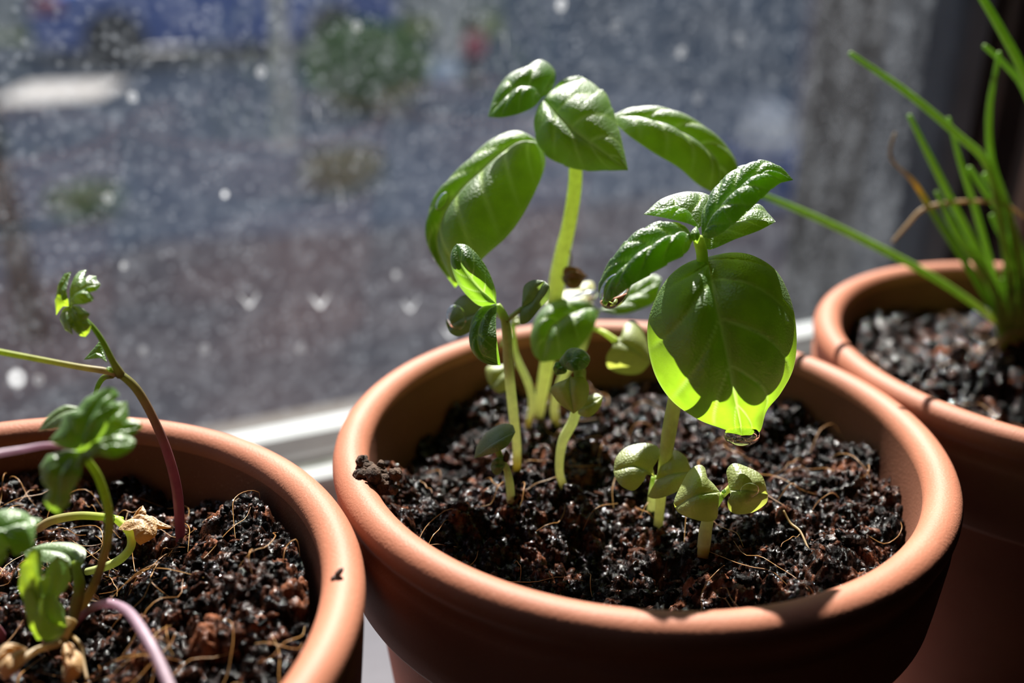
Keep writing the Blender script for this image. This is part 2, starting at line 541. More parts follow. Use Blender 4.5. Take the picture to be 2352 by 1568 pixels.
def leaf(name, mid, left, right, mat, parent, bulge=1.0, nv=5, quilt=0.25, rows=84, half=18,
         smooth=True, teeth=0.0, side_w=(0, 0), curl=0.0, fold=0.0, vein_w=0.06, wave=0.0, smooth_edge=None):
    """mid runs base -> tip as (x, y, w); left / right edges likewise, start and end shared with mid.
    bulge mm: cross-section swelling; quilt mm: tissue raised between side veins."""
    def lift(L, add=0.0, m=None):
        out = []
        for q in L:
            if len(q) == 3: out.append(P(*q))
            else:
                d = [(q[0] - a[0]) ** 2 + (q[1] - a[1]) ** 2 for a in mid]
                # depth from the nearest stretch of the midrib
                k = int(np.argmin(d))
                best = None
                for i in (k - 1, k):
                    if 0 <= i < len(mid) - 1:
                        a, b = np.array(mid[i], float), np.array(mid[i + 1], float)
                        ab = b[:2] - a[:2]
                        t = float(np.clip(((np.array(q) - a[:2]) @ ab) / (ab @ ab + 1e-9), 0, 1))
                        c = a + (b - a) * t
                        dd = np.hypot(*(c[:2] - np.array(q)))
                        if best is None or dd < best[0]: best = (dd, c[2])
                out.append(P(q[0], q[1], best[1] + add))
        return out
    se = smooth if smooth_edge is None else smooth_edge
    b3, t3 = P(*mid[0]), P(*mid[-1])
    M_ = crom([P(*q) for q in mid], rows)
    L_ = crom([b3] + lift(left, side_w[0]) + [t3], rows, se)
    R_ = crom([b3] + lift(right, side_w[1]) + [t3], rows, se)
    s = np.linspace(-1, 1, 2 * half + 1)
    t = np.linspace(0, 1, rows)
    S, T = np.meshgrid(s, t)
    if teeth:
        for E_, o_ in ((L_, M_), (R_, M_)):
            tooth = (np.mod(t * 7, 1.0)) ** 2
            E_ += (o_ - E_) * (tooth * teeth * np.sin(np.pi * t) ** .5)[:, None]
    A = np.abs(S)[..., None]
    E = np.where(S[..., None] < 0, L_[:, None, :], R_[:, None, :])
    V = M_[:, None, :] * (1 - A) + E * A
    # oriented normals of the flat loft
    du = np.gradient(V, axis=1)
    dv = np.gradient(V, axis=0)
    nrm = np.cross(du, dv)
    nrm /= np.linalg.norm(nrm, axis=2)[..., None] + 1e-12
    m = nrm.reshape(-1, 3).mean(0)
    m /= np.linalg.norm(m) + 1e-12
    nrm = nrm * 0.4 + m * 0.6 if True else nrm
    nrm /= np.linalg.norm(nrm, axis=2)[..., None] + 1e-12
    if (m @ (CAM - V.reshape(-1, 3).mean(0))) < 0: nrm = -nrm
    width = np.maximum(np.linalg.norm(L_ - M_, axis=1), np.linalg.norm(R_ - M_, axis=1))
    wfac = (width / (width.max() + 1e-9))[:, None]
    prof = np.sin(np.pi * np.clip(np.abs(S), 0, 1) ** .8)
    c = T * nv - np.abs(S) ** .85 * nv * .30 + 0.15 * np.sin(3 * S)
    ph = np.abs(np.sin(np.pi * c))
    q = ph ** .4 * np.sin(np.pi * np.clip(np.abs(S), 0, 1) ** .7) ** .8
    disp = bulge * prof * wfac + quilt * q * wfac - curl * np.abs(S) ** 3 * wfac - fold * np.abs(S) * wfac
    if wave: disp = disp + wave * np.sin(T * 11 + S * 2) * np.abs(S) ** 2 * wfac
    V = V + nrm * (disp / 1000.0)[..., None]
    d_side = np.minimum(ph, 1) / (np.pi * nv * .9 + 1e-6)
    vein = np.clip(1.25 - d_side / (vein_w * .30), 0, 1) * np.clip(1.25 - np.abs(S) * 1.2, 0, 1) * np.clip(T * 8, 0, 1) * np.clip((1 - T) * 6, 0, 1)
    if quilt == 0: vein *= 0.2
    vein = np.maximum(vein, np.clip(1.25 - np.abs(S) / (vein_w * (1.2 - .75 * T)), 0, 1))
    vein = np.maximum(vein, np.clip((np.abs(S) - .965) / .03, 0, 1) * .45)
    k = 2 * half + 1
    i, j = np.meshgrid(np.arange(rows - 1), np.arange(k - 1), indexing='ij')
    F = np.stack([i * k + j, i * k + j + 1, (i + 1) * k + j + 1, (i + 1) * k + j], -1).reshape(-1, 4)
    me = mesh_np(name, V.reshape(-1, 3), F)
    set_attr(me, 'vein', vein.ravel())
    return put(name, me, mat, parent)


def box_mesh(name, lo, hi, bevel=0.0):
    bm = bmesh.new()
    bmesh.ops.create_cube(bm, size=1)
    lo, hi = np.array(lo, float), np.array(hi, float)
    for v in bm.verts:
        v.co = Vector(((lo + hi) / 2 + np.array(v.co) * (hi - lo)).tolist())
    if bevel:
        bmesh.ops.bevel(bm, geom=list(bm.edges), offset=bevel, segments=2, affect='EDGES', profile=0.6)
    me = bpy.data.meshes.new(name)
    bm.to_mesh(me)
    bm.free()
    return me


def prism_x(name, prof, x0, x1):
    """profile in (y, z) swept along x"""
    n = len(prof)
    V = [(x, y, z) for x in (x0, x1) for y, z in prof]
    F = [tuple(range(n))[::-1], tuple(range(n, 2 * n))] + [(i, (i + 1) % n, n + (i + 1) % n, n + i) for i in range(n)]
    me = bpy.data.meshes.new(name)
    me.from_pydata(V, [], F)
    bm = bmesh.new(); bm.from_mesh(me); bmesh.ops.recalc_face_normals(bm, faces=bm.faces); bm.to_mesh(me); bm.free()
    return me


def prism_z(name, prof, z0, z1):
    n = len(prof)
    V = [(x, y, z) for z in (z0, z1) for x, y in prof]
    F = [tuple(range(n))[::-1], tuple(range(n, 2 * n))] + [(i, (i + 1) % n, n + (i + 1) % n, n + i) for i in range(n)]
    me = bpy.data.meshes.new(name)
    me.from_pydata(V, [], F)
    bm = bmesh.new(); bm.from_mesh(me); bmesh.ops.recalc_face_normals(bm, faces=bm.faces); bm.to_mesh(me); bm.free()
    return me


def prism_y(name, prof, y0, y1, bevel=0.0):
    n = len(prof)
    V = [(x, y, z) for y in (y0, y1) for x, z in prof]
    F = [tuple(range(n)), tuple(range(n, 2 * n))[::-1]] + [(i, n + i, n + (i + 1) % n, (i + 1) % n) for i in range(n)]
    me = bpy.data.meshes.new(name)
    me.from_pydata(V, [], F)
    bm = bmesh.new(); bm.from_mesh(me)
    bmesh.ops.recalc_face_normals(bm, faces=bm.faces)
    if bevel: bmesh.ops.bevel(bm, geom=list(bm.edges), offset=bevel, segments=3, affect='EDGES', profile=0.5)
    bm.to_mesh(me); bm.free()
    return me


_icos = {}
def ico(sub):
    if sub not in _icos:
        bm = bmesh.new()
        bmesh.ops.create_icosphere(bm, subdivisions=sub, radius=1.0)
        V = np.array([v.co[:] for v in bm.verts])
        F = np.array([[v.index for v in f.verts] for f in bm.faces])
        bm.free()
        _icos[sub] = (V, F)
    return _icos[sub]


def lump_mesh(name, center, size, sub=3, rough=0.25, freq=3.0, seed=0, rot=0.0):
    V, F = ico(sub)
    r = np.random.default_rng(seed)
    d = np.zeros(len(V))
    for k in range(14):
        a = r.normal(size=3); a /= np.linalg.norm(a)
        d += np.sin(V @ a * freq * (1 + .5 * k / 3) + r.uniform(0, 6.28)) / (1 + k * .35)
    W = V * (1 + rough * d / 3)[:, None] * np.array(size)
    c, s_ = math.cos(rot), math.sin(rot)
    W = W @ np.array([[c, s_, 0], [-s_, c, 0], [0, 0, 1]])
    return mesh_np(name, W + np.array(center), F)


# ------------------------------------------------------------------ noise on arrays
def hash2(ix, iy, seed):
    h = (ix.astype(np.int64) * 374761393 + iy.astype(np.int64) * 668265263 + seed * 974711) & 0x7fffffff
    h = ((h ^ (h >> 13)) * 1274126177) & 0x7fffffff
    h = ((h ^ (h >> 15)) * 40503 * 17) & 0x7fffffff
    return (h ^ (h >> 11)) % 100003 / 100003.0


def vnoise(x, y, seed):
    ix, iy = np.floor(x), np.floor(y)
    fx, fy = x - ix, y - iy
    fx, fy = fx * fx * (3 - 2 * fx), fy * fy * (3 - 2 * fy)
    a, b = hash2(ix, iy, seed), hash2(ix + 1, iy, seed)
    c, d = hash2(ix, iy + 1, seed), hash2(ix + 1, iy + 1, seed)
    return (a * (1 - fx) + b * fx) * (1 - fy) + (c * (1 - fx) + d * fx) * fy


def fbm(x, y, seed, o=4):
    s, a = 0, .5
    for k in range(o):
        s = s + a * vnoise(x * 2 ** k, y * 2 ** k, seed + k)
        a *= .5
    return s


def lumps(x, y, cell, seed, fill=0.75):
    """packed rounded crumbs: height and a random tone per crumb"""
    x, y = x / cell, y / cell
    ix, iy = np.floor(x), np.floor(y)
    best = np.zeros_like(x)
    tone = np.full_like(x, .3)
    for dx in (-1, 0, 1):
        for dy in (-1, 0, 1):
            cx, cy = ix + dx, iy + dy
            px = cx + hash2(cx, cy, seed)
            py = cy + hash2(cx, cy, seed + 5)
            rr = .35 + .55 * hash2(cx, cy, seed + 9)
            th = hash2(cx, cy, seed + 3) * 3.1416
            ex = 1.0 + .9 * hash2(cx, cy, seed + 13)
            ux, uy = (x - px), (y - py)
            vx = (ux * np.cos(th) + uy * np.sin(th)) / ex
            vy = -ux * np.sin(th) + uy * np.cos(th)
            d2 = (vx * vx + vy * vy) / (rr * rr)
            h = np.sqrt(np.clip(1 - d2, 0, 1)) * rr * (hash2(cx, cy, seed + 17) < fill)
            up = h > best
            best = np.where(up, h, best)
            tone = np.where(up, hash2(cx, cy, seed + 21), tone)
    return best, tone


# ================================================================== THE SETTING
PAINT = mat_noise('white_paint', (0.24, 0.26, 0.27), (0.32, 0.34, 0.345), 30, 0.7, 0.1, 200)
SILLM = mat_noise('sill_paint', (0.10, 0.10, 0.115), (0.14, 0.14, 0.155), 18, 0.95, 0.1, 150, spec=0.1)
GASKET = mat_noise('grey_green_gasket', (0.05, 0.06, 0.05), (0.14, 0.15, 0.13), 140, 0.8)
DARKF = mat_noise('dark_frame', (0.03, 0.032, 0.04), (0.05, 0.054, 0.064), 40, 0.5)
BROWNF = mat_noise('brown_frame', (0.34, 0.27, 0.23), (0.42, 0.34, 0.29), 60, 0.6)
WALLM = mat_noise('dark_wall', (0.05, 0.045, 0.04), (0.07, 0.06, 0.055), 8, 0.9)
ROOMW = mat_noise('room_wall', (0.06, 0.05, 0.045), (0.08, 0.07, 0.06), 3, 0.9)
FLOORM = mat_noise('room_floor', (0.05, 0.03, 0.018), (0.08, 0.045, 0.026), 6, 0.6)

YG = 0.150            # inner face of the glass
X0, X1 = -1.10, 0.232
ZB, ZT = 0.0285, 1.10


def st(name, me, mat, label, cat='wall', parent=None):
    o = put(name, me, mat, parent)
    if parent is None: tag(o, label, cat, kind='structure')
    return o


# sill
sill = st('trim_1', box_mesh('sill', (-1.2, -0.072, -0.04), (0.42, 0.20, 0.0), 0.004), SILLM,
          'grey painted window sill under the three terracotta pots', 'window sill')

# window: bottom rail, stile, glass
win = empty('window_1', ((X0 + X1) / 2, YG, ZB), 'dirty window pane in a pale frame behind the pots', 'window', kind='structure')
put('bottom_rail', prism_x('bottom_rail', [(.131, 0.0), (.131, .0205), (.1325, .0222), (.1378, .0226), (.1385, .0205), (.1435, .0205),
                                            (.1440, .0232), (.1450, .0240), (.1497, .0287), (.156, .0287), (.175, .02), (.19, .0)], X0 - .06, X1 + .06), PAINT, win)
put('gasket', box_mesh('gasket', (X0 - .05, .1386, .0200), (X1 + .03, .1436, .0216)), GASKET, win)
pane = put('pane', box_mesh('pane', (X0 - .01, YG, ZB - .003), (X1 + .006, YG + .004, ZT + .01)), mat_clear_glass(), win)
pane.data.materials.append(mat_dusty_glass())
for p in pane.data.polygons:
    p.material_index = 1 if p.normal.y > 0.5 else 0
put('stile', prism_z('stile', [(X1, .1495), (X1 + .003, .1425), (X1 + .010, .1415), (X1 + .012, .139), (X1 + .026, .1385), (X1 + .028, .134),
                               (X1 + .06, .134), (X1 + .06, .19), (X1, .19)], .0, ZT + .06), DARKF, win)
put('bead', prism_z('bead', [(X1 + .0275, .1345), (X1 + .0285, .1315), (X1 + .036, .1315), (X1 + .037, .1345)], .0, ZT), BROWNF, win)
put('stile', box_mesh('stile_far', (X0 - .06, .134, 0), (X0, .19, ZT + .06)), PAINT, win)
put('top_rail', box_mesh('top_rail', (X0 - .06, .134, ZT), (X1 + .06, .19, ZT + .06)), PAINT, win)

# dried smears on the glass (each its own mark)
DIRT = mat_dust_mark()


def smear(name, px, py, kind, size, cover, seed):
    c = aty(px, py, YG - .0002)
    r = np.random.default_rng(seed)
    n = 28
    if kind == 'v':
        lines = [[(-1, .75), (-.55, .2), (0, -.65)], [(1, .8), (.6, .15), (0, -.65)]]
        wd = .24
    elif kind == 'streak':
        lines = [[(-.1, 1.3), (0, .2), (.08, -1.2)]]
        wd = .2
    else:
        a = np.linspace(0, 6.283, 10)
        lines = [[(math.cos(q) * .35, math.sin(q) * .45) for q in a]]
        wd = .38
    VV, FF, CV = [], [], []
    for ln in lines:
        p = crom([(x, 0, z) for x, z in ln], n)
        t = np.gradient(p, axis=0)
        nn = np.stack([-t[:, 2], 0 * t[:, 0], t[:, 0]], 1)
        nn /= np.linalg.norm(nn, axis=1)[:, None] + 1e-9
        w = wd * (.55 + .6 * r.random(n)) * (np.linspace(.45, 1.25, n) if kind == 'v' else np.sin(np.linspace(.3, 2.9, n)) ** .5)
        for k, off in enumerate((-1, -.5, 0, .5, 1)):
            VV.append(p + nn * (off * w)[:, None])
            CV.append(np.full(n, {0: 0, 1: .7, 2: 1, 3: .7, 4: 0}[k]) * cover * np.linspace(.35, 1, n) if kind == 'v' else np.full(n, {0: 0, 1: .7, 2: 1, 3: .7, 4: 0}[k]) * cover)
    V = np.vstack(VV) * size
    V[:, 1] = 0
    F = []
    for b in range(len(lines)):
        for k in range(4):
            o = (b * 5 + k) * n
            for i in range(n - 1): F.append((o + i, o + i + 1, o + n + i + 1, o + n + i))
    me = mesh_np(name, V + c, np.array(F))
    set_attr(me, 'cover', np.concatenate(CV))
    return put('dirt_smear', me, DIRT, win)


for i, (x, y, k, sz, cv) in enumerate([
        (735, 692, 'v', .0030, .6), (572, 690, 'v', .0028, .5), (942, 702, 'v', .0026, .6), (1035, 760, 'v', .0032, .65), (1262, 660, 'v', .0026, .4),
        (40, 868, 'spot', .0038, .5), (90, 872, 'spot', .0024, .3), (517, 446, 'spot', .0012, .95), (783, 455, 'streak', .0030, .2),
        (305, 222, 'spot', .0022, .45), (600, 165, 'spot', .0024, .4), (250, 455, 'spot', .0024, .3), (728, 258, 'streak', .0014, .6),
        (1290, 10, 'spot', .0028, .7), (1160, 95, 'streak', .0022, .35), (1605, 225, 'spot', .0030, .2), (1565, 120, 'spot', .0026, .4),
        (1415, 60, 'spot', .0030, .15), (1700, 90, 'spot', .003, .15), (910, 630, 'spot', .0016, .6), (690, 800, 'spot', .002, .3),
        (470, 800, 'spot', .0022, .25), (330, 805, 'spot', .0018, .3), (285, 610, 'spot', .0014, .7), (820, 60, 'spot', .0024, .3)]):
    smear('smear', x, y, k, sz, cv if i in (0, 1, 2, 3, 5, 7) else cv * .55, 100 + i)

# room shell round the window: keeps the near side of the pots in the shade
IN = 0.135
for nm, lo, hi, mt, lab in [
        ('wall_right', (X1 + .058, IN - .02, -1.0), (2.2, .30, 1.7), WALLM, 'dark wall beside the window frame'),
        ('wall_left', (-2.6, IN - .02, -1.0), (X0 - .058, .30, 1.7), ROOMW, 'wall on the far side of the window'),
        ('wall_front', (X0 - .06, IN - .02, -1.0), (X1 + .06, .30, -.041), ROOMW, 'wall under the window sill'),
        ('wall_top', (X0 - .06, IN - .02, ZT + .06), (X1 + .06, .30, 1.7), ROOMW, 'wall above the window'),
        ('wall_back', (-2.6, -2.6, -1.0), (2.2, -2.5, 1.7), ROOMW, 'back wall of the room behind the camera'),
        ('wall_side', (2.2, -2.6, -1.0), (2.3, .30, 1.7), ROOMW, 'side wall of the room'),
        ('wall_other', (-2.7, -2.6, -1.0), (-2.6, .30, 1.7), ROOMW, 'opposite side wall of the room'),
        ('ceiling', (-2.7, -2.6, 1.7), (2.3, .30, 1.8), ROOMW, 'ceiling of the room'),
        ('floor', (-2.7, -2.6, -1.1), (2.3, .30, -1.0), FLOORM, 'brown floor of the room')]:
    st(nm, box_mesh(nm, lo, hi), mt, lab, 'ceiling' if nm == 'ceiling' else 'floor' if nm == 'floor' else 'wall')

# ------------------------------------------------------------------ outside, beyond the glass
GZ = -1.6
ASPH = mat_noise('asphalt', (0.17, 0.172, 0.178), (0.23, 0.232, 0.24), 1.2, 0.85, 0.0)
REDG = mat_noise('red_brown_paving', (0.13, 0.105, 0.095), (0.28, 0.155, 0.115), 2.6, 0.9)
PALEP = mat_noise('pale_pavement', (0.17, 0.16, 0.155), (0.21, 0.20, 0.195), 2, 0.9)
SUNLITP = mat_noise('pavement_painted_sunlit', (0.85, 0.8, 0.72), (0.92, 0.88, 0.8), 2, 0.9)  # sunlight on the far patch, put into a near-white colour
LAWN = mat_noise('lawn', (0.35, 0.36, 0.06), (0.6, 0.5, 0.12), 1.0, 0.9)


def ground_quad(name, pix, mat, dz, label, cat, thick=.02):
    pts = [atz(x, y, GZ + dz) for x, y in pix]
    return st(name, prism_z(name, [(p[0], p[1]) for p in pts], GZ + dz - thick, GZ + dz), mat, label, cat)


st('ground', box_mesh('ground', (-30, .31, GZ - .1), (60, 60, GZ)), ASPH, 'grey asphalt road outside the window', 'road')
ground_quad('ground_paving', [(-400, 1400), (2600, 1100), (2300, 470), (1500, 450), (900, 520), (330, 560), (120, 640), (-300, 690)], REDG, .012,
            'red brown paved strip just outside the window', 'paving', .03)
ground_quad('path_pale', [(-60, 255), (285, 232), (300, 180), (-60, 185)], PALEP, .03, 'sunlit pale pavement patch beside the blue car', 'pavement', .04)
ground_quad('path_far', [(955, 188), (1055, 182), (1060, 140), (985, 140)], SUNLITP, .03, 'small pavement patch right of the shrub, coloured as if sunlit', 'pavement', .04)
ground_quad('lawn', [(-900, 105), (2600, 60), (2600, -60), (-900, -60)], LAWN, .02, 'yellow green lawn strip beyond the car', 'lawn', .04)

# blue car
BLUE = mat_noise('blue_car_paint', (0.05, 0.10, 0.30), (0.07, 0.13, 0.37), 1, 0.3, spec=0.6)
CARGLASS = mat_noise('car_window', (0.16, 0.08, 0.12), (0.24, 0.12, 0.17), 1, 0.15, spec=0.6)
RUBBER = mat_noise('tyre_rubber', (0.012, 0.012, 0.012), (0.025, 0.025, 0.025), 8, 0.8)
HUB = mat_noise('wheel_hub', (0.25, 0.25, 0.26), (0.35, 0.35, 0.36), 8, 0.4)
REDL = mat_noise('red_lens', (0.85, 0.02, 0.05), (0.9, 0.03, 0.07), 8, 0.3)
c0, c1 = atz(98, 196, GZ), atz(1012, 172, GZ)
cl = c1[0] - c0[0]
cy = (c0[1] + c1[1]) / 2 + 0.9
car = empty('car', ((c0[0] + c1[0]) / 2, cy + .8, GZ), 'dark blue parked car across the road seen through the dirty glass', 'car')
cx = c0[0]
bodyp = [(0, .28), (.0, .62), (.10 * cl, .80), (.26 * cl, .92), (.38 * cl, 1.36), (.75 * cl, 1.40), (.92 * cl, .98), (cl, .88), (cl, .30), (.90 * cl, .22), (.10 * cl, .22)]
put('body', prism_y('car_body', [(cx + a, GZ + b) for a, b in bodyp], cy, cy + 1.65, .05), BLUE, car)
for a0, a1, b0, b1 in ((.30, .54, .93, 1.30), (.56, .80, .95, 1.31)):
    put('side_window', prism_y('car_window', [(cx + a0 * cl, GZ + b0), (cx + (a0 + .08) * cl, GZ + b1), (cx + a1 * cl, GZ + b1), (cx + a1 * cl, GZ + b0)], cy - .012, cy + .02), CARGLASS, car)
put('door_seam', box_mesh('seam', (cx + .55 * cl - .006, cy - .004, GZ + .3), (cx + .55 * cl + .006, cy + .01, GZ + .95)), RUBBER, car)
put('lamp', box_mesh('lamp', (cx + .02, cy - .012, GZ + .60), (cx + .30, cy + .12, GZ + .74), .01), mat_noise('dull_red_lens', (0.25, 0.04, 0.05), (0.3, 0.06, 0.07), 8, 0.3), car)
for a in (.20, .80):
    for yy in (cy - .03, cy + 1.48):
        prof = [(.0, -.09), (.24, -.09), (.31, -.07), (.31, .07), (.24, .09), (.0, .09)]
        me = lathe('wheel', prof, 32)
        me.transform(Matrix.Translation((cx + a * cl, yy + .1, GZ + .31)) @ Matrix.Rotation(math.pi / 2, 4, 'X'))
        w_ = put('wheel', me, RUBBER, car)
        me = lathe('hub', [(.0, -.012), (.17, -.012), (.19, 0), (.17, .012), (0, .012)], 24)
        me.transform(Matrix.Translation((cx + a * cl, yy + .1 - .095, GZ + .31)) @ Matrix.Rotation(math.pi / 2, 4, 'X'))
        put('hub', me, HUB, w_)

# unseen house, added across the road to shade the ground outside
SHADE_HOUSE = mat_noise('shade_house_render', (0.30, 0.27, 0.24), (0.38, 0.34, 0.3), 1, 0.9)
ho = empty('added_shade_house', (8.0, 15.5, GZ), 'unseen tall house added across the road to shade the ground outside', 'house')
ta, te = math.tan(SUN_AZ), math.tan(SUN_EL) / math.cos(SUN_AZ)
HY = 14.8
sun_openings = []
for (xa, xb, ya, yb) in ((8, 300, 252, 190),):      # opening shaped to let the sun on to the pale pavement
    lo_, hi_ = atz((xa + xb) / 2, ya, GZ), atz((xa + xb) / 2, yb, GZ)
    xl, xr = atz(xa, (ya + yb) / 2, GZ)[0], atz(xb, (ya + yb) / 2, GZ)[0]
    ym = (lo_[1] + hi_[1]) / 2
    sh = (HY - ym) * ta
    sun_openings.append((xl + sh, xr + sh, GZ + (HY - lo_[1]) * te, GZ))
xs = -22.0
for gx0, gx1, gz1, gz0 in sun_openings:
    put('wall', box_mesh('shade_house_wall', (xs, HY, GZ), (gx0, HY + .3, GZ + 14.6)), SHADE_HOUSE, ho)
    put('lintel', box_mesh('shade_house_lintel', (gx0, HY, gz1), (gx1, HY + .3, GZ + 14.6)), SHADE_HOUSE, ho)
    xs = gx1
put('wall', box_mesh('shade_house_wall', (xs, HY, GZ), (40, HY + .3, GZ + 14.6)), SHADE_HOUSE, ho)
put('roof', box_mesh('shade_house_roof', (-22.3, 14.5, GZ + 14.6), (40.3, 17.3, GZ + 14.9)), DARKF, ho)
for k in range(14):
    for lv in range(2, 4):
        put('window', box_mesh('shade_house_window', (-20 + k * 4.2, 14.76, GZ + 1.2 + lv * 3.4), (-18.6 + k * 4.2, 14.84, GZ + 3.0 + lv * 3.4)), CARGLASS, ho)

# posts
BEIGE = mat_noise('beige_post', (0.66, 0.52, 0.38), (0.8, 0.64, 0.48), 5, 0.8)
BARK = mat_noise('dark_bark', (0.012, 0.010, 0.008), (0.028, 0.023, 0.018), 8, 0.95, spec=0.1)


def post(name, px, py, r, h, mat, label, cat, capmat=None):
    g = atz(px, py, GZ)
    o = empty(name, (g[0], g[1], GZ), label, cat)
    put('shaft', lathe(name, [(r * 1.1, 0), (r, .05), (r, h - .02), (r * .9, h), (0, h)], 20, (g[0], g[1], GZ)), mat, o)
    put('foot', lathe(name, [(0, .04), (r * 1.7, .035), (r * 1.8, 0)], 20, (g[0], g[1], GZ)), mat, o)
    return o


post('street_post', 662, 338, .055, 3.0, BEIGE, 'pale upright post standing in front of the blue car', 'post')
post('fence_post', 1032, 128, .16, 2.4, BEIGE, 'broad beige upright beyond the red spot', 'post')
g = atz(72, 780, GZ)
tk = empty('tree_trunk', (g[0], g[1], GZ), 'slim dark trunk at the far edge of the window view', 'tree')
put('trunk', tube_mesh('trunk', [(g[0] + .02, g[1], GZ), (g[0] - .01, g[1], GZ + .6), (g[0] - .03, g[1] + .03, GZ + 1.1), (g[0] - .06, g[1] + .02, GZ + 2.2)], [.066, .058, .052, .045], 14), BARK, tk)
put('branch', tube_mesh('branch', [(g[0] - .03, g[1] + .03, GZ + 1.1), (g[0] - .16, g[1] + .1, GZ + 1.5), (g[0] - .3, g[1] + .1, GZ + 2.2)], [.03, .02, .012], 10), BARK, tk)

# red round reflector on a dark bollard
g = atz(1088, 196, GZ)
bo = empty('bollard', (g[0], g[1], GZ), 'dark bollard with a round red reflector near the road', 'bollard')
put('shaft', lathe('bollard', [(.10, 0), (.07, .04), (.065, .62), (.05, .66), (0, .67)], 20, (g[0], g[1], GZ)), RUBBER, bo)
put('reflector', lump_mesh('reflector', (g[0] - .02, g[1] - .07, GZ + .40), (.115, .03, .115), 2, 0), REDL, bo)

# shrubs
SHRUB = mat_leaf('shrub_leaf', (0.20, 0.40, 0.06), (0.3, 0.46, 0.06), (0.2, 0.3, 0.08), rough=0.7, spec=0.3)
SHRUBY = mat_leaf('dry_shrub_leaf', (0.40, 0.38, 0.14), (0.4, 0.38, 0.12), (0.3, 0.3, 0.1), rough=0.7, spec=0.3)


def shrub(name, px, py, rx, h, nleaf, mat, label, seed, size=.06):
    g = atz(px, py, GZ)
    r = np.random.default_rng(seed)
    o = empty(name, (g[0], g[1], GZ), label, 'shrub')
    for k in range(6):
        a = r.uniform(0, 6.28)
        put('branch', tube_mesh('branch', [(g[0], g[1], GZ), (g[0] + math.cos(a) * rx * .4, g[1] + math.sin(a) * rx * .3, GZ + h * .5),
                                           (g[0] + math.cos(a) * rx * .75, g[1] + math.sin(a) * rx * .5, GZ + h * .9)], [.018, .012, .005], 6), BARK, o)
    c = r.normal(size=(nleaf, 3))
    c /= np.linalg.norm(c, axis=1)[:, None]
    c *= (r.random(nleaf) ** .4)[:, None]
    c = c * np.array([rx, rx * .7, h * .5]) + np.array([g[0], g[1], GZ + h * .55])
    a = r.normal(size=(nleaf, 3)); a /= np.linalg.norm(a, axis=1)[:, None]
    b = np.cross(a, r.normal(size=(nleaf, 3))); b /= np.linalg.norm(b, axis=1)[:, None]
    s = size * r.uniform(.6, 1.3, nleaf)[:, None]
    nn = np.cross(a, b) * s * .18
    V = np.stack([c - a * s, c + b * s * .4 + nn, c + a * s, c - b * s * .4 + nn], 1).reshape(-1, 3)
    F = np.arange(nleaf * 4).reshape(-1, 4)
    q = put('foliage', mesh_np('foliage', V, F), mat, o)
    q['kind'] = 'stuff'
    return o


shrub('shrub', 850, 262, .55, .75, 2600, SHRUB, 'green leafy shrub in front of the blue car', 1)
shrub('shrub', 790, 440, .28, .28, 500, SHRUBY, 'low dry yellowish weeds below the green shrub', 2, .04)
shrub('shrub', 205, 500, .22, .2, 300, SHRUB, 'small green weed tuft by the dark trunk', 3, .035)

# right-hand side: masonry pier, wall, tub
MASON = mat_noise('purple_brown_masonry', (0.17, 0.11, 0.12), (0.25, 0.165, 0.175), 3, 0.9)
TANB = mat_noise('tan_masonry', (0.4, 0.34, 0.27), (0.5, 0.43, 0.36), 3, 0.9)
BLUEW = mat_noise('blue_grey_render', (0.14, 0.155, 0.18), (0.25, 0.27, 0.30), 1.4, 0.9)
p0 = atz(1885, 410, GZ)
pier = empty('masonry_pier', (p0[0] + .6, p0[1] + .15, GZ), 'purple brown masonry pier beside the window frame outside', 'pier')
put('shaft', box_mesh('pier', (p0[0], p0[1], GZ), (p0[0] + 2.4, p0[1] + .35, GZ + 2.6), .02), MASON, pier)
put('plinth', box_mesh('plinth', (p0[0] - .03, p0[1] - .06, GZ), (p0[0] + 2.4, p0[1], GZ + .16), .02), TANB, pier)
w0, w1 = atz(1150, 150, GZ), atz(1960, 200, GZ)
gw = empty('garden_wall', ((w0[0] + w1[0]) / 2, w0[1], GZ), 'blue grey rendered wall across the road', 'garden wall')
put('wall_face', prism_z('gwall', [(w0[0], w0[1]), (w1[0], w1[1]), (w1[0] + .1, w1[1] + .2), (w0[0] + .1, w0[1] + .2)], GZ, GZ + 2.2), BLUEW, gw)
put('coping', prism_z('gcoping', [(w0[0] - .05, w0[1] - .05), (w1[0], w1[1] - .05), (w1[0] + .1, w1[1] + .25), (w0[0] + .1, w0[1] + .25)], GZ + 2.2, GZ + 2.28), TANB, gw)

TUBM = mat_noise('blue_plastic', (0.04, 0.09, 0.3), (0.05, 0.11, 0.36), 4, 0.5)
SACK = mat_noise('beige_sack', (0.7, 0.58, 0.5), (0.8, 0.7, 0.6), 12, 0.9)
PINK = mat_noise('pink_clay', (0.5, 0.3, 0.27), (0.6, 0.37, 0.33), 12, 0.8)
g = atz(1735, 470, GZ)
tub = empty('tub', (g[0], g[1], GZ), 'blurred blue tub standing outside below the wall', 'tub')
put('wall', lathe('tub', [(0, .012), (.17, .0), (.20, .02), (.25, .32), (.265, .33), (.265, .35), (.24, .35), (.19, .03), (0, .03)], 36, (g[0], g[1], GZ)), TUBM, tub)
put('handle', tube_mesh('tub_handle', [(g[0] - .25, g[1], GZ + .33), (g[0] - .2, g[1] - .12, GZ + .42), (g[0], g[1] - .2, GZ + .40), (g[0] + .2, g[1] - .12, GZ + .42), (g[0] + .25, g[1], GZ + .33)], [.008, .008], 8), TUBM, tub)
sk = put('sack', lump_mesh('sack', (g[0] + .02, g[1], GZ + .40), (.17, .16, .22), 4, .10, 2.2, 4), SACK)
tag(sk, 'beige crumpled sack standing in the blue tub', 'sack')
g = atz(1862, 425, GZ)
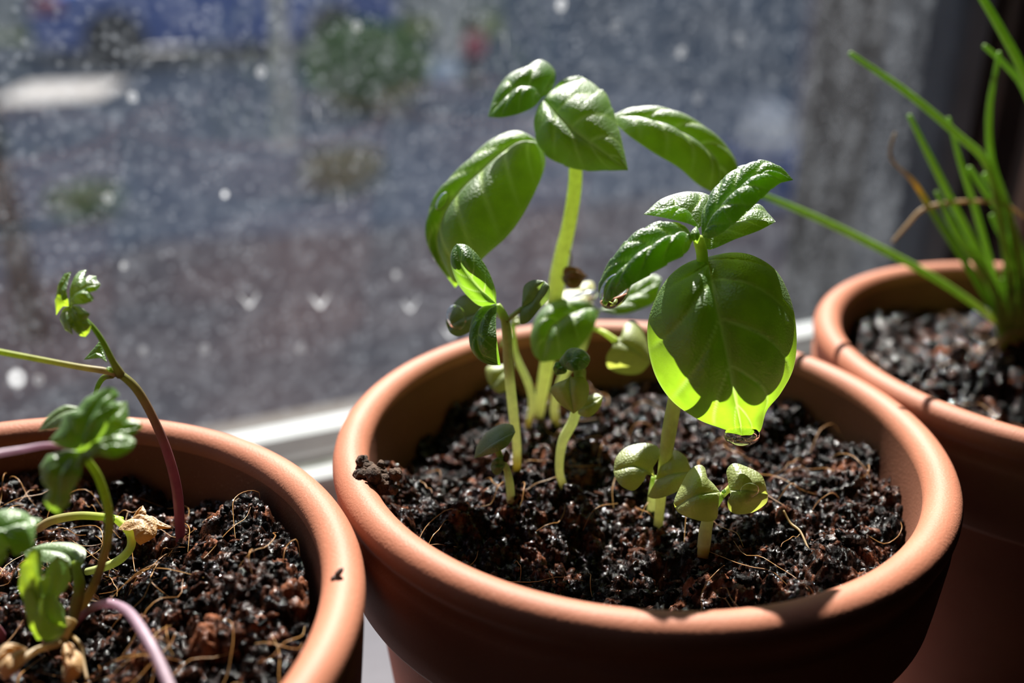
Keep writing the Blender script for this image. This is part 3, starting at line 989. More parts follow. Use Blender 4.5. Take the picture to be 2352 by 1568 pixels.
pb = put('clay_ball', lump_mesh('clay_ball', (g[0], g[1], GZ + .052), (.065, .065, .06), 3, .05, 2, 6), PINK)
tag(pb, 'small pinkish round lump beside the blue tub', 'clay ball')

# ================================================================== POTS
ZR, RT, RC = 0.0950, 0.0032, 0.0520      # lip tube: height, radius, ring radius
POTS = {'M': (0.0, 0.0), 'L': (-0.11075, -0.00245), 'R': (0.1106, -0.00245)}


def make_pot(cx, cy, label):
    o = empty('terracotta_pot', (cx, cy, 0.0), label, 'flower pot', 'terracotta pots on the sill')
    prof = [(.0462, .0720), (.0475, .0850)]
    for a in np.linspace(math.radians(178), math.radians(-42), 22):
        prof.append((RC + RT * math.cos(a), ZR + RT * math.sin(a) * 1.02))
    prof += [(.0542, .0917), (.0540, .0908), (.0545, .0900), (.0547, .0890), (.0544, .0850), (.0540, .0800), (.0536, .0760), (.0532, .0752), (.0524, .0748), (.0492, .0748)]
    rim = put('rim', lathe('rim', prof, 160, (cx, cy, 0)), TERRA, o)
    rim.data.materials.append(TERRA_SHADE)          # shade of the inner wall, put into the clay colour
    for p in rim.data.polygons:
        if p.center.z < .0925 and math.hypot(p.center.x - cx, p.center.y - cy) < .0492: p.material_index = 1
    body = [(.0495, .0755), (.0488, .0700), (.0450, .0400), (.0408, .0060), (.0400, .0015), (.0385, 0.0), (.010, 0.0), (.0095, .004), (.037, .005), (.0405, .030), (.0455, .0740), (.0460, .0760)]
    put('pot_body', lathe('pot_body', body, 128, (cx, cy, 0)), TERRA, o)
    return o


make_pot(*POTS['M'], 'terracotta flower pot holding the basil seedlings')
make_pot(*POTS['L'], 'terracotta flower pot holding the parsley seedlings, cut off by the picture edge')
make_pot(*POTS['R'], 'terracotta flower pot holding the tuft of chives')


# ------------------------------------------------------------------ soil
def soil_macro(which):
    cx, cy = POTS[which]
    if which == 'M':
        bumps = [(1000, 1075, .012, -.0048), (1500, 1330, .013, -.0032), (1230, 1300, .013, -.0032), (880, 1150, .009, .0036), (1000, 1230, .012, .0030),
                 (1900, 960, .016, .0035), (2040, 1120, .014, .0030), (1750, 1380, .014, .0020), (1240, 960, .008, .0012), (1350, 1390, .01, .0015), (1900, 1330, .012, .0025)]
        base = .0842
    elif which == 'L':
        bumps = [(690, 1240, .015, .0055), (560, 1330, .014, .0010), (480, 1110, .012, -.0035), (300, 1290, .010, -.0025), (300, 1090, .01, .0020),
                 (640, 1450, .016, .0055), (100, 1530, .012, -.004), (60, 1110, .012, .001)]
        base = .0852
    else:
        bumps = [(1990, 760, .012, .0025), (2100, 700, .012, -.002), (2300, 760, .012, .003), (2150, 880, .015, .0015)]
        base = .0850
    bl = [(atz(x, y, base)[:2], r, h) for x, y, r, h in bumps]

    def f(x, y):
        z = np.full_like(np.asarray(x, float), base)
        for c, r, h in bl:
            z = z + h * np.exp(-((x - c[0]) ** 2 + (y - c[1]) ** 2) / (r * r))
        return z
    return f


MACRO = {k: soil_macro(k) for k in POTS}


def soil_height(which, x, y, seed, fine=True):
    z = MACRO[which](x, y) - .0006
    z = z + (fbm(x * 90, y * 90, seed, 4) - .47) * .0048
    wx = x + (fbm(x * 700, y * 700, seed + 60, 2) - .4) * .0010
    wy = y + (fbm(x * 700, y * 700, seed + 61, 2) - .4) * .0010
    l1, t1 = lumps(wx, wy, .0056, seed + 1, .5)
    l2, t2 = lumps(wx, wy, .0023, seed + 2, .7)
    l3, t3 = lumps(wx, wy, .0011, seed + 3, .8)
    z = z + l1 * .0036 + l2 * .0019 + l3 * .0009
    tone = .42 * t2 + .33 * t3 + .35 * t1
    z = z + (fbm(x * 1400, y * 1400, seed + 70, 4) - .45) * .0020
    return z, tone


def make_soil(which, step, n1, n2, nf, seed, label, view_y):
    cx, cy = POTS[which]
    Rs = .0468
    o = empty('potting_soil', (cx, cy, .075), label, 'soil', 'soil in the pots')
    g = np.arange(-Rs - step, Rs + step, step)
    X, Y = np.meshgrid(g, g, indexing='ij')
    rr = np.hypot(X, Y)
    k = rr > Rs
    # pull the outline on to the wall
    Xc = np.where(k, X / (rr + 1e-9) * Rs, X) + cx
    Yc = np.where(k, Y / (rr + 1e-9) * Rs, Y) + cy
    Z, T = soil_height(which, Xc, Yc, seed)
    ok = rr < Rs + step * 1.5
    idx = -np.ones(X.shape, int)
    idx[ok] = np.arange(ok.sum())
    q = np.stack([idx[:-1, :-1], idx[1:, :-1], idx[1:, 1:], idx[:-1, 1:]], -1).reshape(-1, 4)
    q = q[(q >= 0).all(1)]
    jit = rng.normal(size=(ok.sum(), 2)) * step * .12
    V = np.stack([Xc[ok] + jit[:, 0], Yc[ok] + jit[:, 1], Z[ok]], 1)
    me = mesh_np('soil_bed', V, q)
    set_attr(me, 'tone', T[ok])
    b = put('soil_bed', me, SOIL, o)
    b['kind'] = 'stuff'
    # loose crumbs of bark and coir heaped on it
    VV, FF, TT = [], [], []
    off = 0
    r = np.random.default_rng(seed)
    for sub, cnt, smin, smax in ((3, n1, .0005, .0014), (2, n2, .0003, .0008)):
        V0, F0 = ico(sub)
        a = r.uniform(0, 6.2832, cnt)
        rad = Rs * .97 * np.sqrt(r.random(cnt))
        px, py = cx + rad * np.cos(a), cy + rad * np.sin(a)
        pz, _ = soil_height(which, px, py, seed)
        sz = smin + (smax - smin) * r.random(cnt) ** 2.2
        for i in range(cnt):
            w = np.ones(len(V0))
            for _k in range(5):
                d = r.normal(size=3) * (1.5 + 1.5 * _k)
                w += (.2 - .02 * _k) * np.sin(V0 @ d + r.uniform(0, 6.28))
            S = V0 * w[:, None] * (sz[i] * np.array([1.0 + r.random() * .9, .8, .55 + .3 * r.random()]))
            th, ph = r.uniform(0, 6.28), r.normal() * .5
            c, s_ = math.cos(th), math.sin(th)
            c2, s2 = math.cos(ph), math.sin(ph)
            Rm = np.array([[c, -s_, 0], [s_, c, 0], [0, 0, 1]]) @ np.array([[c2, 0, s2], [0, 1, 0], [-s2, 0, c2]])
            VV.append(S @ Rm.T + np.array([px[i], py[i], pz[i] + sz[i] * .18]))
            FF.append(F0 + off)
            off += len(V0)
            TT.append(np.full(len(V0), .2 + .6 * r.random() ** 1.7))
    me = mesh_np('crumbs', np.vstack(VV), np.vstack(FF))
    set_attr(me, 'tone', np.concatenate(TT))
    b = put('crumb_layer', me, SOIL, o)
    b['kind'] = 'stuff'
    # coir fibres, each its own
    for i in range(nf):
        a = r.uniform(0, 6.2832)
        rad = .0455 * math.sqrt(r.random())
        x, y = cx + rad * math.cos(a), cy + rad * math.sin(a)
        ln = r.uniform(.004, .016) * (1 if r.random() < .7 else 1.4)
        th = r.uniform(0, 6.28)
        pts = []
        nseg = 6
        bow = r.normal() * .13
        liftm = r.uniform(.0004, .0022)
        for s in range(nseg):
            t = s / (nseg - 1)
            xx, yy = x + math.cos(th) * ln * (t - .5), y + math.sin(th) * ln * (t - .5)
            th += bow + r.normal() * .14
            d = math.hypot(xx - cx, yy - cy)
            if d > .0465:
                xx, yy = cx + (xx - cx) * .0465 / d, cy + (yy - cy) * .0465 / d
            z, _ = soil_height(which, np.array([xx]), np.array([yy]), seed)
            pts.append((xx, yy, MACRO[which](np.array([xx]), np.array([yy]))[0] * .35 + z[0] * .65 + .0015 + liftm * math.sin(math.pi * t) * 1.2))
        put('fibre', tube_mesh('fibre', pts, [.00004, .00007, .00003], 5, 14, cap=False), FIBRE, o)
    return o


make_soil('M', .00024, 160, 1900, 70, 3, 'dark moist crumbly potting soil around the basil seedlings', 0)
make_soil('L', .00024, 120, 1700, 150, 23, 'dark moist potting soil with many coir fibres in the parsley pot', 0)
make_soil('R', .00045, 200, 700, 25, 43, 'dark moist potting soil around the chives', 0)


def sz(which, x, y, base=.085):
    """top of the soil under a pixel"""
    p = atz(x, y, base)
    seed = {'M': 3, 'L': 23, 'R': 43}[which]
    for _ in range(4):
        z, _t = soil_height(which, p[:1], p[1:2], seed)
        p = atz(x, y, float(z[0]))
    return p


# clod leaning on the lip of the basil pot
c = P(862, 1098, 174)
cv, cf, co_ = [], [], 0
rc = np.random.default_rng(5)
for k in range(46):
    q_ = rc.normal(size=3) * np.array([.0021, .0010, .0008])
    m_ = lump_mesh('clod_bit', q_, (rc.uniform(.0005, .0014),) * 3, 3, .30, 5.0, 300 + k)
    vv = np.empty(len(m_.vertices) * 3, np.float32); m_.vertices.foreach_get('co', vv)
    cv.append(vv.reshape(-1, 3)); cf.append(ico(3)[1] + co_); co_ += len(m_.vertices)
    bpy.data.meshes.remove(m_)
me = mesh_np('soil_clod', np.vstack(cv), np.vstack(cf))
me.transform(Matrix.Translation(c.tolist()) @ Matrix.Rotation(-0.75, 4, 'Z') @ Matrix.Rotation(0.25, 4, 'Y'))
DRYSOIL = mat_noise('drier_soil', (0.02, 0.012, 0.008), (0.10, 0.055, 0.033), 500, 0.85, 0.8, 2500)
tag(put('soil_clod', me, DRYSOIL), 'brown crumbly clod of soil lying on the rim of the basil pot', 'soil clod')

# little insect on the lip of the parsley pot
INS = mat_noise('insect_brown', (0.05, 0.035, 0.03), (0.14, 0.1, 0.085), 3000, 0.5)
p = atz(773, 1322, ZR + RT + .0002)
wb_ = float((p - CAM) @ FWD) * 1000
bug = empty('insect', p, 'tiny brown insect sitting on the rim of the parsley pot', 'insect')
ax = P(780, 1313, wb_) - P(765, 1332, wb_)
ax = Vector(ax.tolist()).normalized()
rot = ax.to_track_quat('X', 'Z').to_matrix().to_4x4() @ Matrix.Scale(1.35, 4)
for nm, off, s in (('abdomen', (.00035, 0, .0), (.00075, .00036, .0003)), ('thorax', (-.0004, 0, .00005), (.0004, .0003, .0003)), ('head', (-.00085, 0, 0), (.00024, .0002, .0002))):
    me = lump_mesh(nm, off, s, 3, .04, 3, 2)
    me.transform(Matrix.Translation(p.tolist()) @ rot)
    put(nm, me, INS, bug)
for s in (-1, 1):
    me = tube_mesh('antenna', [(-.001, s * .0001, 0), (-.0014, s * .0003, .0001), (-.0018, s * .00065, 0)], [.00003, .00002], 5, 8)
    me.transform(Matrix.Translation(p.tolist()) @ rot)
    put('antenna', me, INS, bug)
    for k in (-.0005, -.0002, .0001):
        me = tube_mesh('leg', [(k, s * .0002, 0), (k * 1.2, s * .0005, .0001), (k * 1.6, s * .0007, -.00035)], [.00003, .00002], 5, 8)
        me.transform(Matrix.Translation(p.tolist()) @ rot)
        put('leg', me, INS, bug)


# ================================================================== BASIL
def plant(name, which, x, y, label, cat, group):
    g = sz(which, x, y)
    return empty(name, g, label, cat, group), float((g - CAM) @ FWD) * 1000


BG = 'basil seedlings in the middle pot'
# --- A: the tall one
A, wA = plant('basil_seedling', 'M', 1235, 960, 'tallest basil seedling with a thick upright stem and four large leaves', 'seedling', BG)
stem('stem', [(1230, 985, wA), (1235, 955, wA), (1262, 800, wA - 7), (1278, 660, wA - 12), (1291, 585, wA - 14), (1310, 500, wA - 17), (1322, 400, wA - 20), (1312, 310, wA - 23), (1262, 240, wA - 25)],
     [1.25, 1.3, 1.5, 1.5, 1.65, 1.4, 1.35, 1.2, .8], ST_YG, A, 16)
a = wA - 26
leaf('leaf', [(1248, 228, a + 1), (1300, 285, a - 3), (1370, 337, a - 5), (1443, 391, a - 6)],
     [(1236, 245, a), (1226, 285, a - 1), (1236, 335, a - 2), (1268, 368, a - 2), (1330, 391, a - 3), (1395, 392, a - 4)],
     [(1272, 205, a + 3), (1330, 182, a + 4), (1352, 185, a + 4), (1392, 215, a + 2), (1412, 262, a), (1428, 320, a - 3)], BASIL, A, bulge=2.2, nv=5, quilt=.5, teeth=.035)
leaf('leaf', [(1246, 224, a + 2), (1222, 205, a + 1), (1180, 208, a), (1120, 268, a - 1)],
     [(1225, 246, a - 1), (1190, 262, a - 2), (1150, 270, a - 2)],
     [(1268, 208, a + 4), (1275, 165, a + 6), (1245, 138, a + 7), (1212, 152, a + 6), (1168, 172, a + 4), (1138, 212, a + 2)], BASIL_DARK, A, bulge=1.3, nv=4, quilt=.8)
leaf('leaf', [(1264, 236, a + 5), (1285, 205, a + 5), (1342, 178, a + 5)], [(1268, 212, a + 4), (1290, 186, a + 4), (1320, 175, a + 5)],
     [(1290, 228, a + 7), (1325, 200, a + 8)], BASIL_DARK, A, bulge=.8, nv=3, quilt=.2)
leaf('leaf', [(1240, 326, a + 3), (1185, 330, a + 1), (1105, 395, a - 1), (1035, 470, a - 1), (1006, 560, a), (1045, 660, a + 2)],
     [(1195, 303, a + 7), (1130, 328, a + 8), (1066, 410, a + 7), (1010, 485, a + 5), (999, 580, a + 3)],
     [(1252, 372, a + 1), (1222, 448, a - 4), (1172, 528, a - 6), (1110, 588, a - 5)], BASIL, A, bulge=2.8, nv=6, quilt=.7, curl=.6)
leaf('leaf', [(1400, 268, a + 2), (1480, 280, a + 1), (1560, 306, a + 1), (1640, 365, a + 2), (1655, 450, a + 4)],
     [(1440, 308, a - 2), (1500, 350, a - 3), (1560, 386, a - 2), (1605, 425, a + 1)],
     [(1450, 250, a + 6), (1525, 256, a + 8), (1605, 292, a + 8), (1665, 338, a + 7), (1695, 390, a + 6)], BASIL, A, bulge=2.0, nv=5, quilt=.7)
stem('petiole', [(1314, 318, wA - 23), (1360, 285, a + 2), (1410, 268, a + 2)], [.7, .5, .45], ST_YG, A)
stem('petiole', [(1312, 330, wA - 23), (1280, 322, a + 3), (1238, 327, a + 3)], [.7, .5, .45], ST_YG, A)
for q in (((1293, 642, wA - 14), (1315, 628, wA - 17), (1352, 636, wA - 16)), ((1290, 632, wA - 13), (1310, 652, wA - 17), (1345, 640, wA - 16))):
    (x0, y0, w0_), (x1, y1, w1_), (x2, y2, w2_) = q
    leaf('withered_cotyledon', [q[0], q[1], q[2]], [(x1 - 6, y1 - 16, w1_ + 1)], [(x1 + 6, y1 + 14, w1_ - 1)], DRY_BROWN, A, bulge=1.2, nv=3, quilt=.5, rows=20, half=6, wave=.6)
stem('withered_stalk', [(1304, 572, wA - 15), (1313, 590, wA - 16), (1305, 630, wA - 15)], [.12, .15, .2], STRAW, A, 6)

# --- B: with the big round leaf
B, wB = plant('basil_seedling', 'M', 1512, 1214, 'basil seedling with one big round leaf hanging towards the viewer', 'seedling', BG)
n_ = wB - 21
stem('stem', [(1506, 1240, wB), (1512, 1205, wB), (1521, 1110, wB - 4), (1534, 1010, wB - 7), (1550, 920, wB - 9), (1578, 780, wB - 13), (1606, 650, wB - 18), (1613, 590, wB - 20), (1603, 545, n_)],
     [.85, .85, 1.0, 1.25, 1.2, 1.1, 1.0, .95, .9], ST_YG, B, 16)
r_ = n_
leaf('leaf', [(1622, 590, r_ + 6), (1632, 640, r_ + 0), (1645, 700, r_ - 4), (1668, 800, r_ - 4), (1686, 900, r_ - 1), (1706, 1000, r_ + 5)],
     [(1580, 602, r_ + 1), (1528, 645, r_ + 1), (1492, 720, r_ + 1), (1487, 790, r_ + 2), (1505, 865, r_ + 3), (1545, 925, r_ + 4), (1605, 966, r_ + 5), (1655, 985, r_ + 6)],
     [(1680, 578, r_ + 4), (1738, 586, r_ + 4), (1792, 622, r_ + 4), (1826, 690, r_ + 4), (1838, 770, r_ + 4), (1830, 845, r_ + 4), (1798, 905, r_ + 4), (1764, 946, r_ + 5), (1746, 994, r_ + 6)],
     BASIL, B, bulge=2.8, nv=5, quilt=1.3, rows=130, half=28, curl=1.2, vein_w=.035)
leaf('leaf', [(1612, 543, n_), (1650, 488, n_ - 1), (1712, 438, n_), (1772, 410, n_ + 1), (1822, 413, n_ + 2)],
     [(1612, 495, n_ + 3), (1645, 430, n_ + 5), (1695, 390, n_ + 6), (1750, 376, n_ + 6), (1790, 382, n_ + 4)],
     [(1638, 547, n_ - 2), (1690, 512, n_ - 4), (1740, 466, n_ - 4), (1786, 425, n_ - 1)], BASIL_DARK, B, bulge=1.8, nv=5, quilt=.8, teeth=.07)
leaf('leaf', [(1606, 524, n_ + 1), (1560, 492, n_ + 2), (1478, 492, n_ + 2)],
     [(1575, 512, n_ - 1), (1525, 500, n_)],
     [(1645, 470, n_ + 7), (1622, 445, n_ + 9), (1575, 441, n_ + 9), (1520, 456, n_ + 6)], BASIL, B, bulge=1.2, nv=4, quilt=.6)
leaf('leaf', [(1616, 545, n_ + 3), (1690, 513, n_ + 4), (1740, 509, n_ + 4), (1782, 509, n_ + 4)],
     [(1675, 490, n_ + 9), (1738, 468, n_ + 10), (1765, 490, n_ + 8)],
     [(1628, 573, n_ + 2), (1690, 549, n_), (1742, 530, n_ + 1)], BASIL, B, bulge=.8, nv=4, quilt=.3)
leaf('leaf', [(1594, 546, n_ + 1), (1530, 560, n_ - 3), (1470, 592, n_ - 5), (1420, 636, n_ - 5), (1382, 694, n_ - 3)],
     [(1570, 526, n_ + 3), (1520, 521, n_ + 3), (1460, 540, n_ + 1), (1410, 590, n_ - 1), (1375, 650, n_ - 2)],
     [(1576, 582, n_ - 4), (1540, 604, n_ - 6), (1480, 640, n_ - 8), (1432, 670, n_ - 7), (1398, 694, n_ - 5)], BASIL_DARK, B, bulge=2.0, nv=5, quilt=.8, teeth=.07)
leaf('bud_leaf', [(1602, 560, n_ - 1), (1596, 540, n_ - 2), (1600, 518, n_ - 1)], [(1586, 540, n_ - 1)], [(1608, 540, n_ - 2)], BASIL, B, bulge=.6, nv=3, quilt=.1, rows=16, half=5)

# --- C: behind, with the wet leaves
C_, wC = plant('basil_seedling', 'M', 1282, 985, 'wet basil seedling between the tallest one and the round-leaved one', 'seedling', BG)
c_ = wC - 11
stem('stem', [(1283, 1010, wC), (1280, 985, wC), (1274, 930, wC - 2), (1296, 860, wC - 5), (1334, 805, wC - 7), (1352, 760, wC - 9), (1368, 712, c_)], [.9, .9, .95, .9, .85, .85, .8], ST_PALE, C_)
leaf('leaf', [(1372, 708, c_), (1312, 722, c_ - 3), (1262, 760, c_ - 5), (1244, 832, c_ - 5)],
     [(1366, 745, c_ - 4), (1338, 790, c_ - 6), (1300, 822, c_ - 6)],
     [(1325, 688, c_ + 2), (1272, 690, c_ + 1), (1236, 720, c_ - 1), (1218, 770, c_ - 3), (1225, 812, c_ - 4)], BASIL, C_, bulge=1.8, nv=4, quilt=.4)
leaf('leaf', [(1378, 712, c_), (1430, 690, c_ + 2), (1480, 668, c_ + 3), (1520, 640, c_ + 4)],
     [(1418, 665, c_ + 6), (1480, 632, c_ + 8), (1508, 632, c_ + 6)], [(1425, 722, c_ - 1), (1482, 706, c_), (1508, 688, c_ + 2)], BASIL, C_, bulge=1.0, nv=4, quilt=.6)
leaf('cotyledon', [(1364, 700, c_ + 1), (1318, 694, c_ + 1), (1250, 697, c_ + 1)], [(1335, 668, c_ + 6), (1290, 668, c_ + 6), (1258, 680, c_ + 4)], [(1320, 708, c_ - 1), (1270, 706, c_)], PALE, C_, bulge=.8, nv=3, quilt=0)
leaf('cotyledon', [(1366, 690, c_ + 4), (1330, 668, c_ + 5), (1296, 680, c_ + 6)], [(1362, 648, c_ + 8), (1330, 652, c_ + 8)], [(1330, 685, c_ + 5)], PALE, C_, bulge=.8, nv=3, quilt=0, rows=20, half=8)
stem('petiole', [(1354, 752, wC - 9), (1385, 762, c_ - 3), (1416, 784, c_ - 4)], [.5, .5, .7], ST_YG, C_)
leaf('cotyledon', [(1410, 780, c_ - 4), (1452, 802, c_ - 5), (1495, 832, c_ - 4)],
     [(1426, 772, c_ - 3), (1434, 748, c_ - 2), (1452, 737, c_ - 1), (1474, 752, c_ - 1), (1490, 790, c_ - 2)],
     [(1406, 795, c_ - 5), (1393, 818, c_ - 5), (1398, 845, c_ - 4), (1432, 859, c_ - 3), (1470, 857, c_ - 3)], COTY, C_, bulge=.9, nv=3, quilt=0)

# --- D: small one in front of the tall stem
D, wD = plant('basil_seedling', 'M', 1187, 1090, 'slender basil seedling with dark drooping leaves at the side of the group', 'seedling', BG)
d_ = wD - 14
stem('stem', [(1189, 1110, wD), (1187, 1085, wD), (1187, 1020, wD - 3), (1178, 940, wD - 6), (1168, 840, wD - 9), (1164, 770, wD - 12), (1158, 728, d_), (1142, 702, d_ - 1)], [.75, .8, .85, .95, .95, .9, .85, .7], ST_PALE, D)
leaf('leaf', [(1140, 697, d_ - 1), (1096, 655, d_ - 4), (1060, 605, d_ - 5), (1048, 560, d_ - 4)],
     [(1105, 703, d_ - 2), (1074, 680, d_ - 2), (1050, 648, d_ - 2), (1036, 610, d_ - 2), (1036, 580, d_ - 3)],
     [(1138, 665, d_ - 2), (1122, 622, d_ - 3), (1100, 588, d_ - 4), (1072, 563, d_ - 4)], BASIL_DARK, D, bulge=1.4, nv=4, quilt=.15)
leaf('leaf', [(1142, 700, d_ - 1), (1112, 728, d_ - 4), (1098, 780, d_ - 6), (1112, 818, d_ - 6), (1150, 839, d_ - 5)],
     [(1106, 710, d_), (1085, 745, d_ - 1), (1080, 790, d_ - 3), (1096, 822, d_ - 4), (1122, 837, d_ - 5)],
     [(1139, 740, d_ - 5), (1142, 785, d_ - 7)], BASIL_DARK, D, bulge=1.2, nv=4, quilt=.2)
stem('petiole', [(1160, 735, d_), (1140, 722, d_ + 4), (1108, 716, d_ + 6)], [.45, .4, .4], ST_PALE, D)
leaf('cotyledon', [(1114, 714, d_ + 6), (1072, 728, d_ + 5), (1027, 752, d_ + 5)],
     [(1095, 690, d_ + 7), (1066, 677, d_ + 7), (1040, 700, d_ + 6), (1025, 735, d_ + 5)],
     [(1108, 735, d_ + 5), (1085, 758, d_ + 4), (1056, 772, d_ + 4), (1036, 766, d_ + 4)], COTY_GREY, D, bulge=.7, nv=3, quilt=0)
stem('petiole', [(1160, 738, d_), (1180, 722, d_ + 1), (1200, 708, d_ + 1)], [.5, .4, .45], ST_PALE, D)
leaf('cotyledon', [(1198, 708, d_ + 1), (1225, 690, d_), (1250, 645, d_ - 1)],
     [(1194, 718, d_ + 1), (1196, 743, d_), (1215, 738, d_ - 1), (1240, 708, d_ - 1), (1260, 685, d_ - 2), (1262, 658, d_ - 2)],
     [(1200, 680, d_ + 1), (1204, 656, d_ + 1), (1224, 643, d_)], COTY_GREY, D, bulge=.6, nv=3, quilt=0)

# --- E: thin one behind
E_, wE = plant('basil_seedling', 'M', 1212, 985, 'thin bent basil seedling behind the slender one', 'seedling', BG)
e_ = wE - 8
stem('stem', [(1210, 1000, wE), (1213, 975, wE), (1222, 925, wE - 3), (1213, 880, wE - 5), (1192, 832, wE - 7), (1183, 800, e_), (1178, 745, e_ - 2)], [.5, .6, .75, .8, .7, .5, .45], ST_PALE, E_)
leaf('cotyledon', [(1180, 835, e_), (1150, 862, e_ - 1), (1128, 888, e_ - 1)], [(1150, 838, e_ + 1), (1118, 843, e_ + 1), (1118, 868, e_)], [(1178, 880, e_ - 2), (1155, 900, e_ - 2), (1140, 899, e_ - 2)], COTY, E_, bulge=.8, nv=3, quilt=0)
leaf('cotyledon', [(1172, 745, e_ - 2), (1185, 735, e_ - 2), (1200, 738, e_ - 2)], [(1182, 722, e_ - 1)], [(1188, 748, e_ - 3)], COTY, E_, bulge=.5, nv=3, quilt=0, rows=16, half=6)
leaf('cotyledon', [(1182, 770, e_ - 1), (1160, 780, e_ - 1), (1146, 796, e_ - 1)], [(1160, 768, e_)], [(1170, 795, e_ - 2)], COTY, E_, bulge=.5, nv=3, quilt=0, rows=16, half=6)

# --- F: crinkled little one
F_, wF = plant('basil_seedling', 'M', 1300, 1138, 'small basil seedling with two heart-shaped cotyledons and a crinkled dark leaf', 'seedling', BG)
f_ = wF - 9
stem('stem', [(1303, 1160, wF), (1299, 1132, wF), (1285, 1080, wF - 2), (1292, 1015, wF - 4), (1318, 962, wF - 6), (1330, 900, f_), (1328, 850, f_ - 2)], [.55, .7, .8, .95, .95, .9, .8], ST_PALE, F_)
leaf('leaf', [(1296, 846, f_ - 2), (1325, 832, f_ - 3), (1356, 828, f_ - 3)], [(1284, 832, f_), (1302, 808, f_ + 2), (1332, 802, f_ + 2), (1352, 815, f_)], [(1318, 852, f_ - 5), (1345, 845, f_ - 4)], BASIL_DARK, F_, bulge=1.0, nv=3, quilt=.7, rows=30)
leaf('leaf', [(1302, 838, f_), (1288, 850, f_ - 1), (1276, 862, f_)], [(1282, 832, f_ + 1), (1272, 845, f_ + 1)], [(1300, 856, f_ - 2)], BASIL_DARK, F_, bulge=.7, nv=3, quilt=.5, rows=20, half=8)
leaf('cotyledon', [(1309, 862, f_ - 2), (1310, 900, f_ - 4), (1318, 950, f_ - 4)],
     [(1300, 870, f_ - 2), (1278, 880, f_ - 2), (1265, 895, f_ - 2), (1284, 926, f_ - 3)],
     [(1318, 866, f_ - 3), (1340, 866, f_ - 3), (1353, 888, f_ - 3), (1346, 925, f_ - 4)], COTY, F_, bulge=1.0, nv=3, quilt=0)
leaf('cotyledon', [(1326, 936, f_ + 1), (1352, 932, f_), (1384, 910, f_ + 1)], [(1340, 915, f_ + 3), (1368, 903, f_ + 3)], [(1330, 952, f_), (1355, 957, f_ - 1), (1378, 935, f_)], COTY, F_, bulge=.7, nv=3, quilt=0)
leaf('cotyledon', [(1330, 850, f_ + 2), (1342, 852, f_ + 2), (1346, 872, f_ + 2)], [(1345, 846, f_ + 2)], [(1332, 866, f_ + 2)], COTY, F_, bulge=.3, nv=3, quilt=0, rows=16, half=6)

# --- G: tiny one
G_, wG = plant('basil_seedling', 'M', 1168, 1194, 'tiny basil seedling with a single cupped seed leaf', 'seedling', BG)
stem('stem', [(1168, 1225, wG), (1168, 1190, wG), (1173, 1140, wG - 2), (1166, 1085, wG - 4), (1153, 1058, wG - 5), (1142, 1032, wG - 5)], [.6, .65, .75, .75, .6, .55], ST_PALE, G_)
leaf('cotyledon', [(1184, 992, wG - 7), (1140, 1018, wG - 9), (1089, 1052, wG - 7)], [(1165, 1024, wG - 10), (1130, 1042, wG - 10)], [(1176, 975, wG - 4), (1150, 974, wG - 3), (1118, 992, wG - 3), (1096, 1022, wG - 5)], COTY_GREY, G_, bulge=.9, nv=3, quilt=0)
leaf('cotyledon', [(1162, 1068, wG - 5), (1145, 1068, wG - 7), (1128, 1072, wG - 6)], [(1145, 1090, wG - 7), (1132, 1086, wG - 7)], [(1150, 1050, wG - 5), (1132, 1056, wG - 5)], COTY_GREY, G_, bulge=.9, nv=3, quilt=0, rows=24, half=8)
put('seed_husk', lump_mesh('seed_husk', P(1163, 1048, wG - 6), (.0005, .0005, .0011), 3, .3, 4, 8), DRYSOIL, G_)

# --- H: front right pair
H_, wH = plant('basil_seedling', 'M', 1617, 1256, 'newly sprouted basil seedling with a short stem in front of the round leaf', 'seedling', BG)
h_ = wH - 5
stem('stem', [(1612, 1280, wH), (1617, 1250, wH), (1622, 1210, wH - 2), (1634, 1170, wH - 4), (1656, 1136, h_)], [1.1, 1.1, 1.05, .9, .7], ST_PALE, H_)
stem('petiole', [(1656, 1140, h_), (1666, 1130, h_), (1682, 1116, h_)], [.55, .5, .6], ST_YG, H_)
leaf('cotyledon', [(1654, 1130, h_ - 1), (1600, 1138, h_ - 3), (1550, 1165, h_ - 1)],
     [(1640, 1112, h_), (1624, 1095, h_), (1619, 1074, h_ + 1), (1604, 1067, h_ + 1), (1582, 1082, h_ + 1), (1562, 1118, h_), (1548, 1150, h_ - 1)],
     [(1652, 1142, h_ - 2), (1650, 1165, h_ - 3), (1646, 1190, h_ - 3), (1625, 1198, h_ - 3), (1590, 1191, h_ - 3), (1560, 1178, h_ - 2)], COTY, H_, bulge=.9, nv=3, quilt=0)
leaf('cotyledon', [(1676, 1126, h_ - 1), (1720, 1128, h_ - 2), (1764, 1135, h_)],
     [(1672, 1105, h_), (1669, 1080, h_ + 1), (1684, 1064, h_ + 1), (1712, 1070, h_ + 1), (1750, 1092, h_)],
     [(1677, 1140, h_ - 2), (1671, 1152, h_ - 2), (1676, 1172, h_ - 2), (1697, 1181, h_ - 2), (1732, 1175, h_ - 1), (1760, 1155, h_)], COTY, H_, bulge=.9, nv=3, quilt=0)
leaf('bud_leaf', [(1660, 1136, h_ - 1), (1663, 1128, h_ - 1), (1664, 1122, h_ - 1)], [(1657, 1128, h_ - 1)], [(1668, 1130, h_ - 1)], BASIL, H_, bulge=.3, nv=3, quilt=0, rows=12, half=5)

